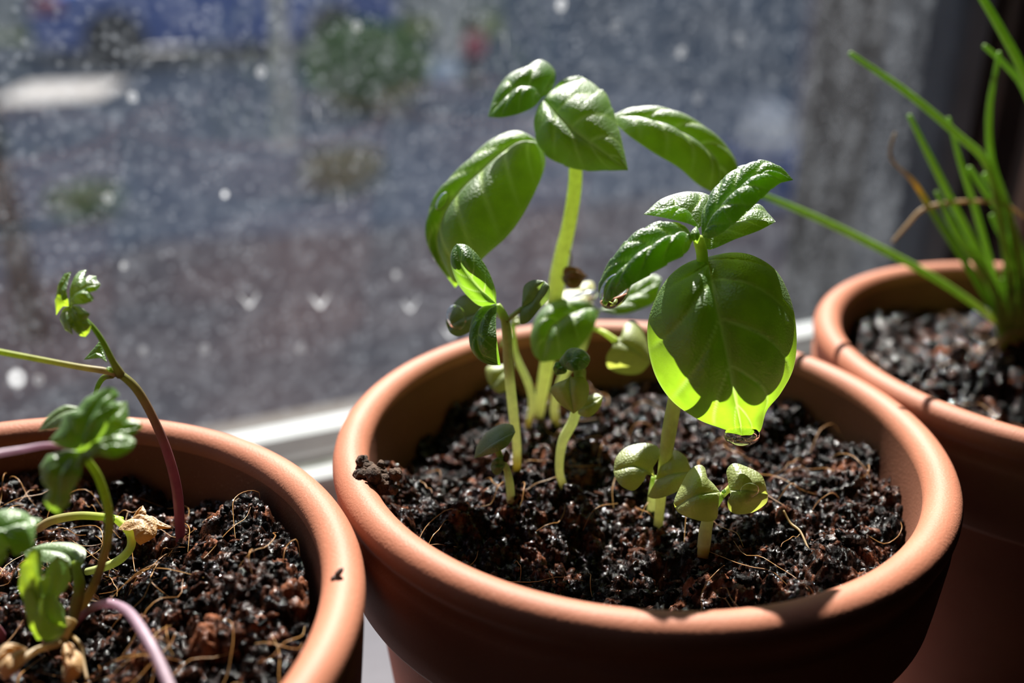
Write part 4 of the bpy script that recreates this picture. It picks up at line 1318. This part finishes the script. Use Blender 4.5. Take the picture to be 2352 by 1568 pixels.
# --- I: pair across the stem of the round-leaved one
I_, wI = plant('basil_seedling', 'M', 1497, 1178, 'newly sprouted basil seedling whose seed leaves cross the stem of the round-leaved one', 'seedling', BG)
i_ = wB - 6
stem('stem', [(1495, 1200, wI), (1497, 1172, wI), (1499, 1140, wI - 3), (1501, 1118, wI - 6), (1503, 1098, i_ + 1)], [.85, .85, .8, .7, .6], ST_PALE, I_)
leaf('cotyledon', [(1505, 1096, i_), (1460, 1072, i_ - 2), (1409, 1082, i_ - 1)],
     [(1486, 1090, i_ - 2), (1478, 1105, i_ - 3), (1456, 1126, i_ - 3), (1430, 1118, i_ - 3), (1414, 1098, i_ - 2)],
     [(1500, 1074, i_), (1504, 1058, i_), (1518, 1042, i_), (1508, 1024, i_ + 1), (1480, 1017, i_ + 1), (1440, 1026, i_ + 1), (1415, 1050, i_)], COTY, I_, bulge=.8, nv=3, quilt=0)
leaf('cotyledon', [(1504, 1102, i_), (1545, 1090, i_ - 2), (1588, 1082, i_ - 1)],
     [(1516, 1072, i_), (1534, 1042, i_ + 1), (1552, 1034, i_ + 1), (1576, 1050, i_)],
     [(1500, 1118, i_ - 1), (1489, 1140, i_ - 2), (1515, 1144, i_ - 3), (1556, 1128, i_ - 3), (1580, 1106, i_ - 2)], COTY, I_, bulge=.8, nv=3, quilt=0)

# ------------------------------------------------------------------ water drops
def drop(px, py, w, sx, sy, sz_, label, rot=0.0):
    V, F = ico(4)
    c = P(px, py, w)
    W = V * np.array([sx, sz_, sy]) / 1000
    # local axes: picture right, toward the viewer, picture up
    cr, sr = math.cos(rot), math.sin(rot)
    R3 = np.stack([RIGHT * cr + UP * sr, -FWD, UP * cr - RIGHT * sr], 0)
    me = mesh_np('water_drop', W @ R3 + c, F)
    return tag(put('water_drop', me, WATER), label, 'water drop', 'water drops on the basil')


drop(1704, 1000, r_ + 4, 2.9, 1.75, 1.6, 'clear water drop hanging from the tip of the big round leaf')
drop(1048, 728, d_ + 3.5, 1.7, 2.3, .8, 'flattened water drop on a grey green seed leaf', .3)
drop(1016, 462, a - 1.0, 1.0, 2.0, 1.0, 'water bead on the upper fold of the drooping leaf', -.5)
drop(999, 582, a + 1.5, .7, 1.9, .8, 'water bead on the outer edge of the drooping leaf', .35)
drop(1330, 690, c_ + .5, 4.2, 1.5, 1.6, 'stretched film of water along the fold of the wet leaf', .42)
drop(1412, 668, n_ - 5.5, 2.1, 3.0, .9, 'wide water drop covering the tip of a dark leaf', -.55)
drop(1272, 678, c_ + 1, 1.3, .8, 1.0, 'tiny water bead on the faded seed leaf')
drop(1722, 1126, h_ - 2.4, 1.5, 1.2, .35, 'shallow water drop on a young seed leaf', .2)

# ================================================================== PARSLEY
PG = 'parsley seedlings in the pot cut off by the picture edge'
J_, wJ = plant('parsley_seedling', 'L', 415, 1248, 'tall parsley seedling with a long arching purple stem and toothed leaflets', 'seedling', PG)
j_ = wJ - 12
stem('stem', [(417, 1270, wJ), (415, 1240, wJ), (407, 1130, wJ - 4), (385, 1040, wJ - 7), (352, 960, wJ - 9), (315, 895, wJ - 11), (280, 862, j_), (256, 852, j_)], [.75, .8, .85, .8, .75, .7, .7, .6], ST_PINK, J_)
stem('petiole', [(278, 862, j_), (258, 828, j_ - 2), (236, 785, j_ - 4), (214, 752, j_ - 5), (185, 722, j_ - 6), (160, 700, j_ - 6)], [.75, .5, .45, .4, .3, .2], ST_TWIG, J_)
stem('petiole', [(268, 858, j_), (245, 852, j_ - 1), (180, 842, j_ - 3), (90, 825, j_ - 6), (0, 808, j_ - 9), (-80, 792, j_ - 12)], [.6, .5, .45, .45, .45, .45], ST_LIME, J_)
stem('petiole', [(258, 862, j_), (240, 866, j_ + 1), (228, 880, j_ + 2), (218, 905, j_ + 3)], [.5, .45, .4, .3], ST_TWIG, J_)
q = j_ - 6
leaf('leaflet', [(160, 703, q), (142, 672, q - 1), (164, 624, q)], [(143, 703, q), (129, 724, q), (126, 690, q - 1), (134, 652, q - 1), (148, 628, q)], [(157, 690, q - 1), (152, 668, q - 2), (157, 645, q - 1)], PARSLEY, J_, bulge=.5, nv=4, quilt=.2, smooth_edge=False)
leaf('leaflet', [(160, 703, q), (188, 668, q - 2), (231, 652, q - 1)],
     [(159, 680, q), (164, 650, q + 1), (182, 622, q + 2), (199, 619, q + 2), (191, 642, q + 1), (205, 632, q + 1), (222, 634, q + 1), (221, 642, q)],
     [(172, 700, q - 2), (195, 698, q - 3), (212, 692, q - 3), (216, 684, q - 2), (205, 672, q - 2), (220, 668, q - 2), (228, 660, q - 1)], PARSLEY, J_, bulge=.9, nv=4, quilt=.2, smooth_edge=False)
leaf('leaflet', [(160, 703, q), (172, 735, q - 2), (196, 773, q - 1)],
     [(143, 712, q), (137, 732, q), (148, 756, q - 1), (168, 769, q - 1), (161, 748, q - 2), (172, 762, q - 2), (183, 771, q - 1)],
     [(182, 702, q), (207, 721, q - 1), (200, 733, q - 1), (210, 745, q - 1), (206, 762, q - 1)], PARSLEY, J_, bulge=.9, nv=4, quilt=.2, smooth_edge=False)
leaf('leaflet', [(246, 832, j_ - 1), (228, 812, j_), (192, 826, j_)], [(236, 800, j_ + 1), (234, 774, j_ + 1), (222, 792, j_ + 1)], [(230, 822, j_ - 1)], PARSLEY_DULL, J_, bulge=.4, nv=3, quilt=.1, smooth_edge=False, rows=24)
leaf('bud_leaf', [(262, 856, j_ - 1), (250, 848, j_ - 2), (243, 845, j_ - 2)], [(252, 842, j_ - 1)], [(252, 855, j_ - 2)], PARSLEY, J_, bulge=.3, nv=3, quilt=0, rows=12, half=5)

K_, wK = plant('parsley_seedling', 'L', 168, 1440, 'parsley seedling near the viewer with a broad cluster of dark leaflets', 'seedling', PG)
k_ = wK - 18
stem('stem', [(162, 1465, wK), (175, 1415, wK), (215, 1345, wK - 3), (244, 1255, wK - 6), (250, 1180, wK - 8), (228, 1100, wK - 11), (200, 1055, wK - 13), (188, 1035, k_)], [.7, .7, .65, .6, .6, .6, .55, .4], ST_GREEN, K_)
leaf('leaflet', [(190, 1038, k_), (205, 970, k_ - 2), (250, 888, k_ - 1)],
     [(150, 1030, k_ - 1), (112, 1012, k_), (135, 985, k_), (148, 950, k_ + 1), (172, 945, k_ + 1), (196, 914, k_ + 1), (225, 898, k_)],
     [(228, 1010, k_ - 2), (245, 985, k_ - 2), (256, 955, k_ - 2), (275, 935, k_ - 1), (262, 920, k_ - 1), (275, 908, k_), (264, 892, k_)], PARSLEY_DULL, K_, bulge=1.2, nv=4, quilt=.4, smooth_edge=False)
leaf('leaflet', [(228, 1010, k_ + 1), (258, 965, k_), (292, 922, k_ + 1)], [(240, 970, k_ + 2), (258, 928, k_ + 2)], [(275, 985, k_ - 1), (294, 960, k_)], PARSLEY, K_, bulge=.7, nv=3, quilt=.2)
leaf('leaflet', [(210, 1030, k_ + 2), (270, 1000, k_ + 2), (328, 982, k_ + 3)], [(255, 985, k_ + 3), (290, 962, k_ + 4), (318, 968, k_ + 3)], [(265, 1015, k_ + 1), (305, 1000, k_ + 2)], PARSLEY_DULL, K_, bulge=.8, nv=3, quilt=.3)
leaf('leaflet', [(196, 1042, k_ - 1), (250, 1030, k_ - 3), (312, 1014, k_ - 2)], [(225, 1018, k_), (262, 1006, k_), (300, 1003, k_)], [(172, 1078, k_ - 4), (200, 1062, k_ - 4), (225, 1046, k_ - 4), (262, 1052, k_ - 4), (298, 1036, k_ - 3)], PARSLEY_DULL, K_, bulge=.9, nv=4, quilt=.3)
leaf('leaflet', [(186, 1036, k_), (142, 1080, k_ - 3), (132, 1178, k_ - 2)],
     [(150, 1033, k_), (108, 1045, k_ - 1), (91, 1072, k_ - 1), (96, 1108, k_ - 2), (110, 1122, k_ - 2), (100, 1150, k_ - 2), (112, 1168, k_ - 2)],
     [(190, 1065, k_ - 2), (186, 1092, k_ - 3), (166, 1128, k_ - 3), (158, 1160, k_ - 3)], PARSLEY_DULL, K_, bulge=1.0, nv=4, quilt=.3, smooth_edge=False)
leaf('leaflet', [(190, 936, k_ + 8), (140, 952, k_ + 8), (88, 990, k_ + 8)], [(150, 932, k_ + 10), (110, 955, k_ + 9)], [(165, 975, k_ + 6), (125, 985, k_ + 7)], COTY_GREY, K_, bulge=.6, nv=4, quilt=.1)
stem('petiole', [(188, 1032, k_ + 1), (115, 1022, k_ + 3), (50, 1032, k_ + 2), (0, 1040, k_), (-60, 1052, k_ - 2)], [.35, .35, .42, .45, .45], ST_LILAC, K_)

# bright cupped leaf and pale seed leaf by the root crown
L1, wL = plant('parsley_seedling', 'L', 150, 1468, 'low parsley seedling with a bright cupped leaf and a pale seed leaf', 'seedling', PG)
l_ = wL - 4
leaf('leaf', [(150, 1425, l_), (105, 1400, l_ - 5), (90, 1330, l_ - 8), (78, 1258, l_ - 9)],
     [(152, 1440, l_ - 2), (130, 1465, l_ - 5), (85, 1470, l_ - 7), (66, 1435, l_ - 8), (52, 1372, l_ - 8), (42, 1350, l_ - 8), (47, 1298, l_ - 8), (60, 1285, l_ - 9), (68, 1265, l_ - 9)],
     [(150, 1400, l_ - 1), (128, 1370, l_ - 6), (150, 1355, l_ - 5), (164, 1330, l_ - 4), (158, 1290, l_ - 4), (132, 1275, l_ - 5), (108, 1300, l_ - 8), (98, 1330, l_ - 9), (96, 1260, l_ - 8)], PARSLEY, L1, bulge=1.2, nv=4, quilt=.3, smooth_edge=False)
leaf('leaf', [(152, 1438, l_ - 4), (112, 1420, l_ - 9), (108, 1362, l_ - 10)], [(140, 1462, l_ - 7), (100, 1470, l_ - 10), (78, 1430, l_ - 10), (92, 1378, l_ - 10)], [(150, 1415, l_ - 6), (128, 1370, l_ - 9)], PARSLEY, L1, bulge=.9, nv=4, quilt=.2)
stem('petiole', [(160, 1440, l_), (172, 1400, l_ + 1), (182, 1345, l_ + 1), (172, 1290, l_ + 2)], [.8, .85, .8, .6], ST_GREEN, L1)
leaf('cotyledon', [(180, 1310, l_ + 2), (150, 1272, l_ + 3), (62, 1262, l_ + 4)], [(192, 1290, l_ + 2), (196, 1262, l_ + 4), (165, 1246, l_ + 6), (110, 1248, l_ + 6)], [(150, 1300, l_ + 1), (100, 1290, l_ + 1), (70, 1288, l_ + 2), (55, 1272, l_ + 3)], COTY_GREY, L1, bulge=.7, nv=3, quilt=0)
for pts_, rad_ in (
        ([(158, 1425, l_ - 2), (150, 1448, l_ - 3), (145, 1470, l_ - 3), (120, 1482, l_ - 5), (85, 1492, l_ - 7), (50, 1515, l_ - 9), (20, 1545, l_ - 11)], [1.2, .7, .6, .5, .5, .6, .5]),
        ([(148, 1470, l_ - 3), (155, 1492, l_ - 4), (162, 1520, l_ - 5), (158, 1560, l_ - 8)], [.4, .8, 1.2, .9]),
        ([(160, 1455, l_ - 2), (185, 1480, l_ - 4), (190, 1515, l_ - 5), (200, 1560, l_ - 7)], [.3, .25, .3, .2])):
    stem('dried_stalk', pts_, rad_, STRAW, L1, 8)
leaf('dried_leaf', [(150, 1470, l_ - 3), (165, 1510, l_ - 6), (150, 1570, l_ - 9)], [(142, 1500, l_ - 5), (148, 1540, l_ - 8)], [(185, 1500, l_ - 5), (185, 1540, l_ - 8)], DRY, L1, bulge=1.0, nv=4, quilt=.5, wave=.5)
leaf('dried_leaf', [(62, 1488, l_ - 8), (30, 1500, l_ - 10), (-10, 1530, l_ - 12)], [(30, 1480, l_ - 9), (0, 1485, l_ - 10)], [(40, 1540, l_ - 12), (10, 1555, l_ - 13)], DRY, L1, bulge=.8, nv=4, quilt=.5, wave=.5)

# leaning lilac stem towards the viewer
Q_, wQ = plant('parsley_seedling', 'L', 186, 1416, 'parsley seedling with a bowed lilac stem crossing the lower picture edge', 'seedling', PG)
stem('stem', [(172, 1436, wQ), (190, 1412, wQ - 1), (225, 1390, wQ - 6), (262, 1387, wQ - 11), (300, 1410, wQ - 16), (340, 1470, wQ - 21), (370, 1530, wQ - 24), (400, 1600, wQ - 27)], [.55, .6, .62, .62, .65, .7, .7, .7], ST_LILAC, Q_)
leaf('leaflet', [(400, 1598, wQ - 27), (420, 1640, wQ - 29), (430, 1700, wQ - 30)], [(380, 1640, wQ - 28)], [(460, 1650, wQ - 28)], PARSLEY_DULL, Q_, bulge=.6, nv=3, quilt=.2)

# collapsed seedling with a dry leaf
M_, wM = plant('parsley_seedling', 'L', 185, 1316, 'collapsed parsley seedling ending in a crumpled dry tan leaf', 'seedling', PG)
stem('stem', [(165, 1322, wM + 1), (190, 1314, wM), (230, 1305, wM - 1), (270, 1288, wM - 1), (297, 1262, wM - 1), (302, 1235, wM), (290, 1212, wM), (265, 1190, wM)], [.6, .65, .65, .7, .7, .7, .7, .6], ST_YG, M_)
stem('stem', [(85, 1215, wM + 3), (120, 1195, wM + 3), (180, 1184, wM + 3), (240, 1187, wM + 2), (280, 1193, wM + 1)], [.7, .75, .7, .65, .5], ST_LIME, M_)
leaf('sprout', [(268, 1190, wM), (252, 1190, wM - 1), (236, 1198, wM)], [(255, 1180, wM)], [(252, 1206, wM - 2)], PARSLEY, M_, bulge=.6, nv=4, quilt=.3, rows=18, half=7)
leaf('dried_leaf', [(290, 1195, wM), (330, 1195, wM - 1), (350, 1232, wM - 2), (322, 1252, wM - 2)], [(272, 1214, wM - 1), (282, 1222, wM - 2), (305, 1212, wM - 3), (310, 1240, wM - 3)], [(310, 1192, wM + 1), (335, 1180, wM + 2), (356, 1200, wM + 1), (358, 1222, wM)], DRY, M_, bulge=.6, nv=4, quilt=.25, wave=.5)
leaf('dried_leaf', [(300, 1200, wM + 1), (318, 1185, wM + 1), (328, 1160, wM + 1)], [(306, 1185, wM + 1), (318, 1168, wM + 1)], [(325, 1195, wM), (336, 1178, wM)], DRY, M_, bulge=.5, nv=4, quilt=.3, rows=24)
leaf('dried_leaf', [(340, 1185, wM + 1), (368, 1205, wM), (402, 1212, wM)], [(350, 1190, wM + 2), (375, 1202, wM + 1)], [(355, 1212, wM), (380, 1214, wM)], DRY, M_, bulge=.4, nv=4, quilt=.2, rows=24, half=6)

# blurred leaf close to the lens
N_, wN = plant('parsley_seedling', 'L', -60, 1400, 'parsley leaf close to the viewer, cut by the picture edge', 'seedling', PG)
n2 = 141
stem('stem', [(-62, 1425, wN), (-60, 1395, wN), (-72, 1330, (wN + n2) / 2), (-70, 1260, n2 + 1), (-40, 1232, n2)], [.7, .7, .65, .6, .5], ST_GREEN, N_)
leaf('leaflet', [(-50, 1235, n2), (10, 1215, n2 - 3), (97, 1192, n2)], [(-25, 1190, n2 + 2), (20, 1168, n2 + 2), (60, 1176, n2 + 2), (75, 1190, n2 + 1)], [(-10, 1275, n2 - 4), (20, 1258, n2 - 5), (35, 1275, n2 - 5), (70, 1262, n2 - 4), (80, 1235, n2 - 3), (82, 1210, n2 - 2)], PARSLEY_DULL, N_, bulge=1.2, nv=4, quilt=.4)
leaf('leaflet', [(-50, 1238, n2), (-20, 1265, n2 - 3), (0, 1298, n2 - 3)], [(-50, 1268, n2 - 1), (-30, 1295, n2 - 2)], [(-5, 1250, n2 - 3), (18, 1270, n2 - 3)], PARSLEY_DULL, N_, bulge=.9, nv=3, quilt=.3)
O_, wO = plant('parsley_seedling', 'L', 5, 1475, 'short purple stub of a parsley stalk at the picture edge', 'seedling', PG)
stem('stem', [(16, 1490, wO), (8, 1468, wO), (-5, 1445, wO - 1), (-30, 1420, wO - 3)], [.6, .65, .6, .5], ST_PINK, O_)

# ================================================================== CHIVES
g = sz('R', 2322, 800)
wC2 = float((g - CAM) @ FWD) * 1000
CH = empty('chive_tuft', g, 'tuft of thin green chive blades in the far terracotta pot', 'chives')
b0 = wC2


def blade(pts, r, mat=CHIVE, name='blade', seg=8):
    return stem(name, pts, r, mat, CH, seg)


blade([(2290, 740, b0), (2240, 700, b0 - 4), (2150, 640, b0 - 10), (2050, 585, b0 - 15), (1930, 525, b0 - 20), (1830, 480, b0 - 24), (1745, 445, b0 - 27)], [.7, .85, .9, .9, .85, .8, .6])
blade([(2330, 770, b0), (2325, 690, b0 - 4), (2300, 520, b0 - 14), (2268, 380, b0 - 22), (2200, 310, b0 - 26), (2080, 210, b0 - 30), (1952, 122, b0 - 34)], [.8, .9, .9, .85, .8, .75, .5])
blade([(2315, 770, b0), (2290, 700, b0 - 3), (2250, 590, b0 - 9), (2190, 470, b0 - 15), (2130, 350, b0 - 21), (2088, 265, b0 - 26)], [.8, .95, .95, .85, .75, .5])
blade([(2310, 765, b0 - 1), (2270, 690, b0 - 5), (2215, 600, b0 - 9), (2150, 500, b0 - 14), (2100, 420, b0 - 18), (2050, 370, b0 - 20), (2046, 335, b0 - 21), (2056, 305, b0 - 22)], [.7, .85, .85, .8, .75, .6, .35, .3], CHIVE_TIP)
blade([(2335, 775, b0), (2345, 650, b0 - 6), (2320, 500, b0 - 14), (2280, 380, b0 - 20), (2272, 260, b0 - 27), (2295, 120, b0 - 34)], [.8, .9, .95, .9, .8, .5])
blade([(2345, 775, b0 - 2), (2420, 560, b0 - 14), (2420, 350, b0 - 25), (2352, 170, b0 - 35), (2300, 70, b0 - 40), (2250, -15, b0 - 44)], [.8, 1.0, 1.0, 1.0, .95, .8])
blade([(2345, 770, b0 + 3), (2420, 420, b0 - 10), (2360, 220, b0 - 22), (2310, 150, b0 - 26), (2260, 105, b0 - 29)], [.7, .85, .85, .8, .5])
blade([(2325, 770, b0 + 2), (2285, 640, b0 - 4), (2240, 480, b0 - 12), (2205, 370, b0 - 18), (2178, 270, b0 - 23)], [.6, .75, .75, .7, .4])
blade([(2345, 780, b0), (2340, 660, b0 - 5), (2310, 560, b0 - 10), (2290, 520, b0 - 12), (2278, 495, b0 - 14)], [.7, .9, .85, .8, .6])
blade([(2350, 775, b0 + 1), (2360, 650, b0 - 5), (2330, 540, b0 - 10), (2270, 450, b0 - 15), (2225, 385, b0 - 18)], [.7, .9, .85, .8, .6])
blade([(2335, 772, b0 + 1), (2310, 650, b0 - 5), (2320, 560, b0 - 9), (2318, 470, b0 - 13)], [.6, .8, .8, .5])
blade([(2370, 780, b0), (2345, 600, b0 - 8), (2310, 480, b0 - 14), (2260, 400, b0 - 18)], [.7, .9, .9, .6])
blade([(2320, 775, b0 - 2), (2300, 710, b0 - 5), (2270, 640, b0 - 8), (2200, 540, b0 - 13), (2150, 440, b0 - 18)], [.7, .9, .9, .8, .4])
blade([(2355, 500, b0 - 16), (2310, 470, b0 - 16), (2250, 462, b0 - 16), (2180, 465, b0 - 16), (2120, 480, b0 - 16), (2085, 515, b0 - 16), (2050, 555, b0 - 16)], [.3, .35, .4, .45, .45, .45, .3], STRAW, 'dried_blade')
blade([(2345, 792, b0 - 3), (2300, 780, b0 - 5), (2260, 800, b0 - 6), (2235, 830, b0 - 5)], [.4, .4, .4, .3], STRAW, 'dried_blade')
blade([(2350, 760, b0 - 6), (2310, 770, b0 - 7), (2290, 815, b0 - 6), (2305, 850, b0 - 4)], [.35, .35, .35, .25], STRAW, 'dried_blade')
blade([(2285, 862, b0 - 8), (2278, 850, b0 - 9), (2300, 835, b0 - 9), (2325, 825, b0 - 8)], [.5, .8, .7, .5], STRAW, 'dried_blade')
for k in range(12):
    x = 2300 + 6.5 * k
    blade([(x, 800 - (k % 3) * 12, b0 - 2 + k % 4), (x - 5 + 3 * (k % 5), 740, b0 - 4), (x - 14 + 9 * (k % 4), 660 - 20 * (k % 3), b0 - 8)], [.8, .75, .3])

# ------------------------------------------------------------------ a few long pale fibres and chips the photograph singles out
fb = empty('coir_strand', sz('M', 1835, 1240), 'long pale forked coir strand lying on the soil near the rim', 'coir strand')
wf = float((np.array(fb.location) - CAM) @ FWD) * 1000 - 2
for pts_, rad_ in (([(1800, 1172, wf + 3), (1815, 1200, wf + 2), (1838, 1220, wf), (1858, 1262, wf - 3), (1882, 1298, wf - 5)], [.16, .2, .2, .2, .1]),
                   ([(1872, 1280, wf - 4), (1868, 1295, wf - 5), (1864, 1310, wf - 5)], [.15, .12, .08])):
    stem('strand', pts_, rad_, STRAW, fb, 6)

for o in bpy.data.objects:
    if o.type == 'MESH' and len(o.data.materials) == 0:
        o.data.materials.append(PAINT)
